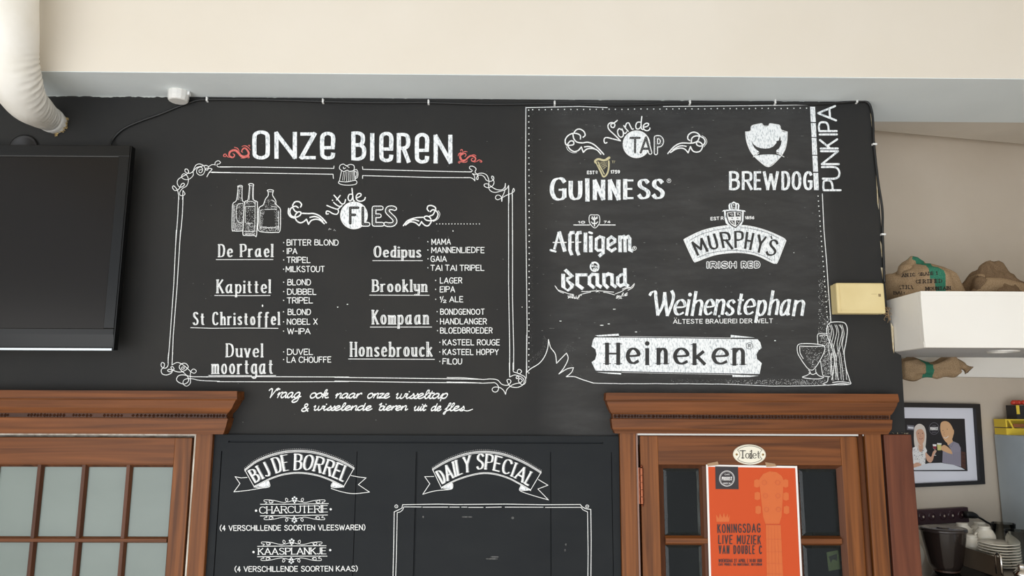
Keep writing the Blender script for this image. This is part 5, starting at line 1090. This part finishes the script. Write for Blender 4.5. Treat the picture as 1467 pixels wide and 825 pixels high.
# shield brewery top right
ck = NC(wob=0); ck.z(1055, 165, 10.31)
ck.fill('130,250 180,250 205,235 218,205 220,165 290,140 370,128 385,152 410,168 440,172 470,165 485,148 490,128 570,138 635,155 640,185 655,215 675,238 700,250 748,250 740,400 700,540 640,620 560,700 470,765 380,715 290,640 220,560 165,440 135,300', 0, 0)
ck.fill('215,375 250,430 300,470 360,488 430,495 490,488 545,462 590,410 588,385 625,375 640,305 648,350 650,380 668,375 655,440 630,490 590,520 585,540 640,560 600,572 540,572 440,568 330,578 300,560 335,540 300,515 265,485 235,430', 1, 1)
ck.d('~250,620 290,590 440,572 600,580 690,612', 1.6, 1, 1) ; ck.d('~245,620 300,585 330,560;~700,620 640,585 590,560', .9); ck.d('~130,250 150,400 220,560 340,685 470,765 600,670 700,540 740,400 748,250;~130,250 205,235 220,165 300,138 370,128 400,160 470,160 490,128 570,138 635,155 660,220 748,250', .9)
ck.build(WALL, 'white chalk shield emblem with a dark running dog shape', 'chalk_emblem')
ck = NC(wob=.15); ck.z(970, 140, 4.583)
for ch, (a, b) in zip('BREWDOG', ((340, 410), (424, 496), (502, 556), (562, 668), (683, 742), (751, 815), (826, 888))): ck.letters(ch, [(a, b)], 481, 609, nib(3.2, 4.1, 0), CAPS, 0, 2)
for a, b in ((60, 160), (167, 258), (264, 375), (381, 486), (494, 607)):
    x0_ = 873+(a-60)*.047; x1_ = 873+(b-60)*.047; ck.fill(f'{x0_},{a} {x0_+32},{a} {x1_+32},{b} {x1_},{b}', 0, 0)
ck.build(WALL, 'bold chalk capitals beside the foot of an upright white bar')
ck = NC(wob=.15); ck.z(970, 140, 4.583)
for ch, a, b in (('P', 608, 546), ('U', 532, 456), ('N', 437, 352), ('K', 334, 274), ('I', 242, 242), ('P', 220, 165), ('A', 150, 56)):
    f = lambda y: 1033+(y-52)*.0665; g_ = lambda y: 920+(y-52)*.074
    ck.quad(ch, (f(a)+2, a), (f(b)+2, b), (g_(b), b), (g_(a), a), 2.9, CAPS, 0, 2)
ck.build(WALL, 'thin chalk capitals running upwards at the right edge of the tap panel')
# red ale banner
ck = NC(wob=0); ck.z(970, 310, 8.63)
topA = cat([(82, 292), (110, 270), (300, 180), (500, 130), (700, 110), (900, 122), (1100, 175), (1300, 262), (1345, 300)], 6); botA = cat([(1345, 300), (1310, 390), (1240, 565), (1210, 578), (1180, 575), (1000, 490), (850, 455), (700, 448), (500, 470), (350, 515), (240, 558), (205, 552), (150, 440), (82, 292)], 6)
ck.tri([ck.T(p) for p in topA+botA[1:-1]], [tuple(range(len(topA+botA[1:-1])))], 0, 0)
ck.raw([ck.T(p) for p in topA+botA[1:]], 1.1, False, 2, 1)
ck.d('~155,298 300,222 500,165 690,138;~780,138 900,150 1100,200 1255,270;~250,512 400,455 600,425 720,420 900,438 1030,475 1170,545', .55, 1, 2)
mw = nib(1.9, 3.6, 20)
ck.quad('M', (255, 475), (372, 428), (300, 280), (190, 325), mw, MIX, 1, 2); ck.quad('U', (415, 405), (508, 395), (455, 220), (382, 245), mw, MIX, 1, 2)
ck.quad('R', (572, 382), (680, 398), (635, 200), (535, 205), mw, MIX, 1, 2); ck.quad('P', (722, 382), (800, 382), (805, 190), (718, 192), mw, MIX, 1, 2)
ck.quad('H', (840, 392), (902, 408), (940, 215), (865, 202), mw, MIX, 1, 2); ck.quad('Y', (985, 440), (1030, 440), (1095, 258), (1008, 235), mw, MIX, 1, 2)
ck.d('1160,248 1168,275', 2, 1, 2); ck.quad('S', (1095, 470), (1195, 485), (1250, 320), (1165, 280), mw, MIX, 1, 2)
ck.text('IRISH', (362, 648), (738, 645), 93, 3.9, CAPS, 2, 1, track=2, gw=3.5); ck.text('IRISH', (362, 648), (738, 645), 93, 1.5, CAPS, 1, 3, track=2, gw=3.5)
ck.text('RED', (787, 645), (1028, 643), 93, 3.9, CAPS, 2, 1, track=2, gw=3.5); ck.text('RED', (787, 645), (1028, 643), 93, 1.5, CAPS, 1, 3, track=2, gw=3.5)
ck.z(1005, 280, 15)
ck.text('EST R', (190, 540), (470, 528), 75, 1.0, track=2.2, space=2); ck.text('1856', (930, 515), (1130, 512), 66, 1.0, track=2)
ck.fill('585,310 575,215 600,170 640,160 690,130 740,160 790,170 815,215 800,310', 0, 2)
ck.fill('480,340 435,350 470,315 590,305 800,305 930,325 945,355 905,350 895,560 840,660 725,735 620,690 520,600 490,500', 0, 2)
ck.fill('515,345 690,330 870,350 860,560 800,640 728,705 640,660 570,590 530,480', 1, 3)
ck.fill('545,372 700,348 715,352 850,372 840,540 790,620 725,680 650,640 585,570 550,460', 2, 4)
for q in ('560,385 690,362 695,460 575,465', '725,362 835,380 832,455 728,460', '590,545 705,540 706,640 640,605', '735,540 825,540 790,610 737,655'): ck.fill(q, 1, 5)
ck.d('600,400 660,440;640,385 670,430;755,390 820,430;780,380 760,430;630,560 690,600;660,555 680,620;760,560 790,600', .7, 2, 6)
ck.fill('630,505 655,480 675,505', 1, 6); ck.fill('745,505 768,480 790,505', 1, 6)
ck.fill('610,195 625,195 640,300 620,290', 1, 3); ck.fill('665,175 700,165 722,190 715,298 668,298 655,220', 1, 3); ck.fill('755,195 778,195 772,300 752,300', 1, 3); ck.d('~670,190 695,200 680,230;~675,260 700,270 690,290', .7, 2, 4)
ck.build(WALL, 'curved white chalk banner with dark lettering and a small crest on top')
# weihen
ck = NC(wob=.12); ck.z(960, 400, 4.5844); wn = nib(2.0, 4.6, 15)
ck.z(740, 300, 2.946)
ck.d('~562,362 570,350 585,348 588,375 596,445;~596,445 618,400 625,352 625,352 630,400 636,447;~636,447 655,400 662,365 655,345', wn, 0, 2)
ck.z(960, 400, 4.5844)
WF = dict(LOW)
ck.text('e', (-112+92, 236), (-110+188, 236), 165, wn, LOW, 0, 2, slant=.16) if False else None
def wl(ch, a, b, base, top, f=LOW):
    # top = y of the letter's 10-line
    sl = (base-top)*.16
    ck.quad(ch, (a+4, base-6), (b-4, base-6), (b-4+sl, top), (a+4+sl, top), wn, f, 0, 2)
for ch, a, b in (('e', -46+0, 0), ):
    pass
for ch, a, b, base in (('e', -52, -2, 236), ('i', 24, 24, 236), ('h', 62, 118, 238)): pass
seq = [('e', 20, 88, 238), ('i', 108, 108, 238), ('h', 140, 200, 240), ('e', 218, 275, 236), ('n', 290, 345, 236), ('s', 360, 412, 240), ('t', 428, 470, 236), ('e', 480, 545, 234), ('p', 565, 618, 240), ('h', 645, 700, 236), ('a', 718, 785, 240), ('n', 805, 868, 242)]
for ch, a, b, base in seq: wl(ch, a, b, base, base-155 if ch not in 'p' else base-150)
ck.disk(ck.T((322, 243)), 1.8, 0, 2)
for x in (86, 548): pass
ck.d('~-10,262 10,290 30,266;-2,282 22,282', 0.01)
ck.z(740, 300, 2.946)
ck.text('ALTESTE BRAUEREI DER WELT', (660, 483), (1081, 480), 20, 1.05, CAPS, 2, 3, serif=.7, track=2.2, space=4); ck.disk(ck.T((666, 459)), .6, 2, 3); ck.disk(ck.T((674, 459)), .6, 2, 3)
ck.build(WALL, 'slanted white chalk lettering with a small line of capitals below')
# star-less plate
ck = NC(wob=0); ck.z(835, 470, 5.433)
ck.fill('95,70 700,76 1358,85 1380,110 1392,155 1368,172 1350,205 1355,240 1392,272 1375,357 700,344 100,331 68,265 95,245 106,205 98,165 68,142 80,90', 0, 0)
ck.fill('95,56 278,43 282,60 120,65', 0, 0); ck.fill('1150,52 1340,74 1150,74', 0, 0); ck.fill('105,342 298,348 298,361 200,354', 0, 0); ck.fill('1163,362 1368,370 1300,380 1165,380', 0, 0)
ck.d('280,66 700,70 1150,76;1165,363 700,352 300,345', .5); ck.d('95,70 700,76 1358,85', .7, 1, 1); ck.d('100,333 700,346 1375,359', .6, 1, 1)
hb = nib(2.5, 5.6, 0)
def hl(ch, a, b, t_, bs, f=MIX, sf=1.6): ck.quad(ch, (a, bs), (b, bs), (b, t_), (a, t_), hb, f, 1, 2, serif=sf)
hl('H', 188, 275, 124, 276)
for ch, a, b, bs in (('e', 348, 430, 272), ('n', 588, 645, 276), ('e', 716, 810, 276), ('e', 1015, 1118, 276), ('n', 1178, 1245, 282)):
    h_ = bs-160; hl(ch, a, b, bs-(bs-160)/.64, bs, sf=1.5 if ch == 'n' else 0)
hl('i', 500, 500, 98, 278, sf=1.6); hl('k', 868, 945, 128, 278, sf=1.4)
ck.d('~'+' '.join(f'{1296+26*math.cos(i*math.pi/8):.1f},{138+25*math.sin(i*math.pi/8):.1f}' for i in range(17)), .6, 1, 2); ck.text('R', (1285, 152), (1307, 152), 28, .8, CAPS, 1, 2)
ck.build(WALL, 'wide white chalk plate with notched ends and dark serif lettering')
# glasses drawing
ck = NC(wob=.1); ck.z(1130, 455, 7.86)
ck.d('~100,310 170,292 300,298 390,315 400,370 350,480 290,570 250,590 200,560 130,460 95,390 100,310;~120,320 250,325 385,320;~220,590 240,620 200,650 150,670 220,685 330,690 390,672 340,655 305,620 300,580;~225,620 270,640 310,620;~120,330 125,400 160,460', 1.05)
ck.d('~325,295 320,200 350,180 430,178;~345,205 400,195 430,205;~355,490 375,620 390,655 460,665;~440,670 430,720 385,745 430,760 480,755;~480,400 470,560 475,650', 1.0)
ck.d('~430,90 470,55 560,48 630,65 655,140 640,280 620,400 640,560 680,700 680,750 480,755;~430,90 425,180 470,310 510,450 500,600 480,700;~490,730 580,720 680,735;~500,752 590,740 670,752', 1.1)
for i in range(6):
    x = 470+i*30; ck.d(f'~{x-25},80 {x},180 {x-20},{300} {x},420 {x+20},560 {x+28},700' if i % 2 else f'~{x-15},78 {x+8},160 {x-28},330 {x-8},430 {x+14},600 {x+22},705', .7)
ck.d('~560,80 600,150 590,300 540,420 530,600 560,700;~440,110 450,200 500,330 530,440', .6)
ck.stipple([(130, 330), (380, 330), (260, 570)], 90, .4, 2); ck.stipple([(270, 440), (380, 380), (300, 560), (240, 570)], 50, .45, 2)
ck.stipple([(350, 210), (430, 210), (500, 420), (480, 650), (390, 640), (370, 500), (400, 360)], 420, .42, 2); ck.stipple([(480, 380), (620, 380), (670, 720), (490, 720)], 160, .38, 2); ck.stipple([(350, 60), (430, 20), (430, 160), (350, 170)], 60, .4, 4); ck.stipple([(100, 700), (430, 700), (400, 765), (20, 765)], 130, .4, 2)
ck.build(WALL, 'chalk drawing of three beer glasses', 'chalk_drawing')
# chips and old chalk specks
ck = NC(wob=0); random.seed(21)
for x, y, a, b in ((376.4, 438, 1.6, 3), (484, 440, 1.5, 1), (649, 331, 1, 1.5), (862, 466, 5, .8), (872, 464, 3, .8), (911, 475.5, 3, .8), (748, 440, .8, .8), (266.7, 608, .8, .8), (1137, 362, .7, .7), (803, 460, 3, .5), (880, 443, 4, .7), (498, 436, 2, .7), (1110, 488, 2.5, .7)):
    ck.disk((x, y), a/2+.3, 2, 3, 7, b/2+.3)
for i in range(170):
    x = random.uniform(762, 1180); y = random.uniform(165, 540); ck.disk((x, y), random.uniform(.3, 2.2), 4, 0, 6, random.uniform(.25, .5))
for i in range(70):
    x = random.uniform(200, 750); y = random.uniform(160, 610); ck.disk((x, y), random.uniform(.3, .9), 4, 0, 6, random.uniform(.25, .6))
ck.build(WALL, 'faint chalk specks and small chips', 'chalk_specks')['kind'] = 'stuff'
# ---------------------------------------------------------------- menu board lettering
MM = [M_fill, M_menu, M_line, M_grey, M_faint, M_red, M_gold]
def MC(wob=.1): c = Chalk(MPL, MM); c.wob = wob; return c
def ribbon_banner(z, tops, txt, letters_base, letters_top, bot, tails, folds):
    ck = MC(); ck.z(*z)
    P_ = lambda pts, dy=0: '~'+' '.join(f'{x},{y+dy}' for x, y in pts)
    ck.d(P_(tops), .9); ck.d(P_([(x, y+z[2]*1.4) for x, y in tops]), .6); ck.d(P_([(x, y+z[2]*2.5) for x, y in tops]), .5); ck.d(P_(bot), .9); ck.d(P_([(x, y+z[2]*1.4) for x, y in bot]), .8)
    ck.d(f'{tops[0][0]},{tops[0][1]} {bot[0][0]},{bot[0][1]};{tops[-1][0]},{tops[-1][1]} {bot[-1][0]},{bot[-1][1]}', .9)
    q = cat([ck.T((x, y-z[2]*2.3)) for x, y in tops], 12); acc = 0
    for a, b in zip(q, q[1:]):
        l = math.hypot(b[0]-a[0], b[1]-a[1])
        while acc < l: ck.disk((a[0]+(b[0]-a[0])*acc/l, a[1]+(b[1]-a[1])*acc/l), .42, 2, 3, 6); acc += 2.7
        acc -= l
    for f in folds: ck.fill(f, 0, 1)
    for t_ in tails: ck.d(t_, .9)
    sh = [(x+z[2]*1.2, y) for x, y in letters_base]; st = [(x+z[2]*1.2, y) for x, y in letters_top]
    ck.text(txt, None, None, 10, nib(.9, 2.9, 10), CAPS, 3, 1, base=sh, top=st, serif=.8, track=.5, space=2.6, gw=2.7)
    ck.text(txt, None, None, 10, nib(.9, 2.9, 10), CAPS, 2, 3, base=letters_base, top=letters_top, serif=.8, track=.5, space=2.6, gw=2.7)
    return ck
ck = ribbon_banner((330, 635, 6.986), [(145, 262), (260, 175), (400, 115), (540, 80), (690, 70), (850, 85), (1000, 128), (1130, 180), (1242, 245)], 'BIJ DE BORREL',
    [(252, 388), (400, 315), (530, 275), (660, 262), (820, 270), (1000, 325), (1125, 378)], [(185, 275), (340, 190), (500, 125), (670, 108), (860, 130), (1050, 185), (1180, 238)],
    [(238, 430), (400, 350), (540, 305), (690, 290), (850, 310), (1000, 360), (1138, 428)],
    ['170,340 110,345 50,332 98,402 38,485 38,485 180,470 370,438;~240,435 300,445 370,440 398,425 385,375;1210,322 1280,335 1360,345 1282,412 1395,487;~1395,487 1240,502 1120,485 1010,450;~1138,435 1060,442 1010,432 1025,390'],
    ['245,432 385,372 390,430 330,438', '1030,388 1135,432 1060,440 1012,430'])
ck.build(MBD, 'chalk ribbon banner with three words on the left of the board')
ck = ribbon_banner((560, 600, 3.668), [(218, 262), (300, 215), (400, 180), (500, 170), (600, 185), (700, 225), (790, 278)], 'DAILY SPECIAL',
    [(272, 338), (360, 292), (475, 262), (600, 285), (720, 348)], [(238, 278), (350, 215), (480, 185), (620, 215), (755, 290)],
    [(265, 360), (360, 312), (490, 282), (610, 305), (735, 372)],
    ['225,302 178,303 205,340 168,396;~168,396 230,378 310,370 325,360 325,340;~265,360 300,370 322,365;775,318 825,348 772,368 828,425;~828,425 740,400 680,378 678,360;~735,372 700,376 680,372 682,350'],
    ['268,358 322,335 324,366 300,368', '684,350 733,372 700,375 680,370'])
ck.build(MBD, 'chalk ribbon banner with two words on the right of the board')
UPL = [(160, 128), (180, 112), (150, 105), (155, 85), (250, 90), (340, 110), (390, 112), (415, 85), (395, 65), (388, 85), (410, 108), (460, 95), (485, 85)]
UPS = [(215, 118), (238, 115), (232, 92), (205, 95), (210, 118), (240, 118), (250, 100)]
def orn(yl, s_, dx, cxm, lab):
    ck = MC(); ck.z(360, 705, 7.858)           # yl: rule line the scrolls sit on, s_: -1 above, 1 below
    for fl in (0, 1):
        for U in (UPL, UPS):
            pts = [((x+dx), yl-s_*(y-131)) for x, y in U]
            if fl: pts = [(2*cxm-x, y) for x, y in pts]
            ck.d('~'+' '.join(f'{x},{y}' for x, y in pts), .75)
    yy = yl+s_*52
    for a in range(5): ck.disk(ck.T((cxm+22*math.cos(a*1.257+1.57*s_), yy+22*math.sin(a*1.257+1.57*s_))), 1.45, 0, 2, 8)
    ck.disk(ck.T((cxm, yy)), .8, 1, 3, 8); ck.disk(ck.T((cxm, yl+s_*16)), 1.2, 2, 3)
    ck.build(MBD, lab, 'chalk_scroll')
orn(131, -1, 0, 489, 'thin chalk scrollwork above the upper heading'); orn(262, 1, 0, 487, 'thin chalk scrollwork below the upper heading')
orn(604, -1, -30, 457, 'thin chalk scrollwork above the lower heading'); orn(721, 1, -34, 452, 'thin chalk scrollwork below the lower heading')
ck = MC(); ck.z(360, 705, 7.858); ck.d('105,135 485,133 870,127;105,265 480,262 860,255', .95)
ck.text('CHARCUTERIE', (92, 242), (865, 226), 82, nib(.75, 1.3, 0), CAPS, 2, 3, serif=.5, track=1.2); ck.disk(ck.T((57, 207)), 1.7, 2, 3); ck.disk(ck.T((896, 190)), 1.7, 2, 3)
ck.build(MBD, 'upper chalk serif heading between two thin lines')
ck = MC(); ck.z(360, 705, 7.858); ck.d('72,607 450,603 845,600;72,725 450,718 855,717', .95)
ck.text('KAASPLANKJE', (78, 705), (850, 698), 80, nib(.8, 1.45, 0), CAPS, 2, 3, serif=.5, track=1.2); ck.disk(ck.T((28, 672)), 1.7, 2, 3); ck.disk(ck.T((890, 650)), 1.7, 2, 3)
ck.build(MBD, 'lower chalk serif heading between two thin lines')
ck = MC(); ck.z(300, 600, 3.667)
ck.text('(4 VERSCHILLENDE SOORTEN VLEESWAREN)', (56, 588), (820, 584), 30, 1.05, CAPS, 2, 3, track=1.9, space=4)
ck.build(MBD, 'upper small bracketed line of chalk capitals')
ck = MC(); ck.z(300, 600, 3.667); ck.text('(4 VERSCHILLENDE SOORTEN KAAS)', (134, 803), (780, 800), 30, 1.05, CAPS, 2, 3, track=1.9, space=4)
ck.build(MBD, 'lower small bracketed line of chalk capitals')
ck = MC(.15); ck.z(560, 600, 3.668)
ck.d('62,450 250,447 340,449 600,447 800,450 995,449 1005,462 1025,472 1050,475 1052,640 1050,900;62,450 58,468 40,478 18,488 16,640 10,900', 1.0); ck.d('68,462 160,462;168,463 300,463;310,463 360,463;372,463 400,463;408,464 485,464;500,464 580,463;600,463 800,463;812,464 998,464 1010,478 1033,488 1036,700 1034,900;68,462 62,478 50,488 34,492 30,700 24,900', .9)
for x in (29, 1031): ck.d('~'+' '.join(f'{x+8*math.cos(i*math.pi/5):.1f},{459+8*math.sin(i*math.pi/5):.1f}' for i in range(11)), .8); ck.disk(ck.T((x, 459)), .6, 2, 3)
ck.build(MBD, 'double chalk line frame left empty for the special', 'chalk_border')
ck = MC(.15); ck.z(560, 600, 3.668); random.seed(31)
for x, y, a in ((400, 515, 8), (530, 735, 9), (545, 725, 6), (170, 515, 1), (920, 660, 1.2), (915, 690, 1), (640, 520, 2)): ck.disk(ck.T((x, y)), a, 4, 0, 12, .8 if a > 2 else 1.6)
ck.build(MBD, 'wiped chalk smears inside the empty frame', 'chalk_specks')['kind'] = 'stuff'
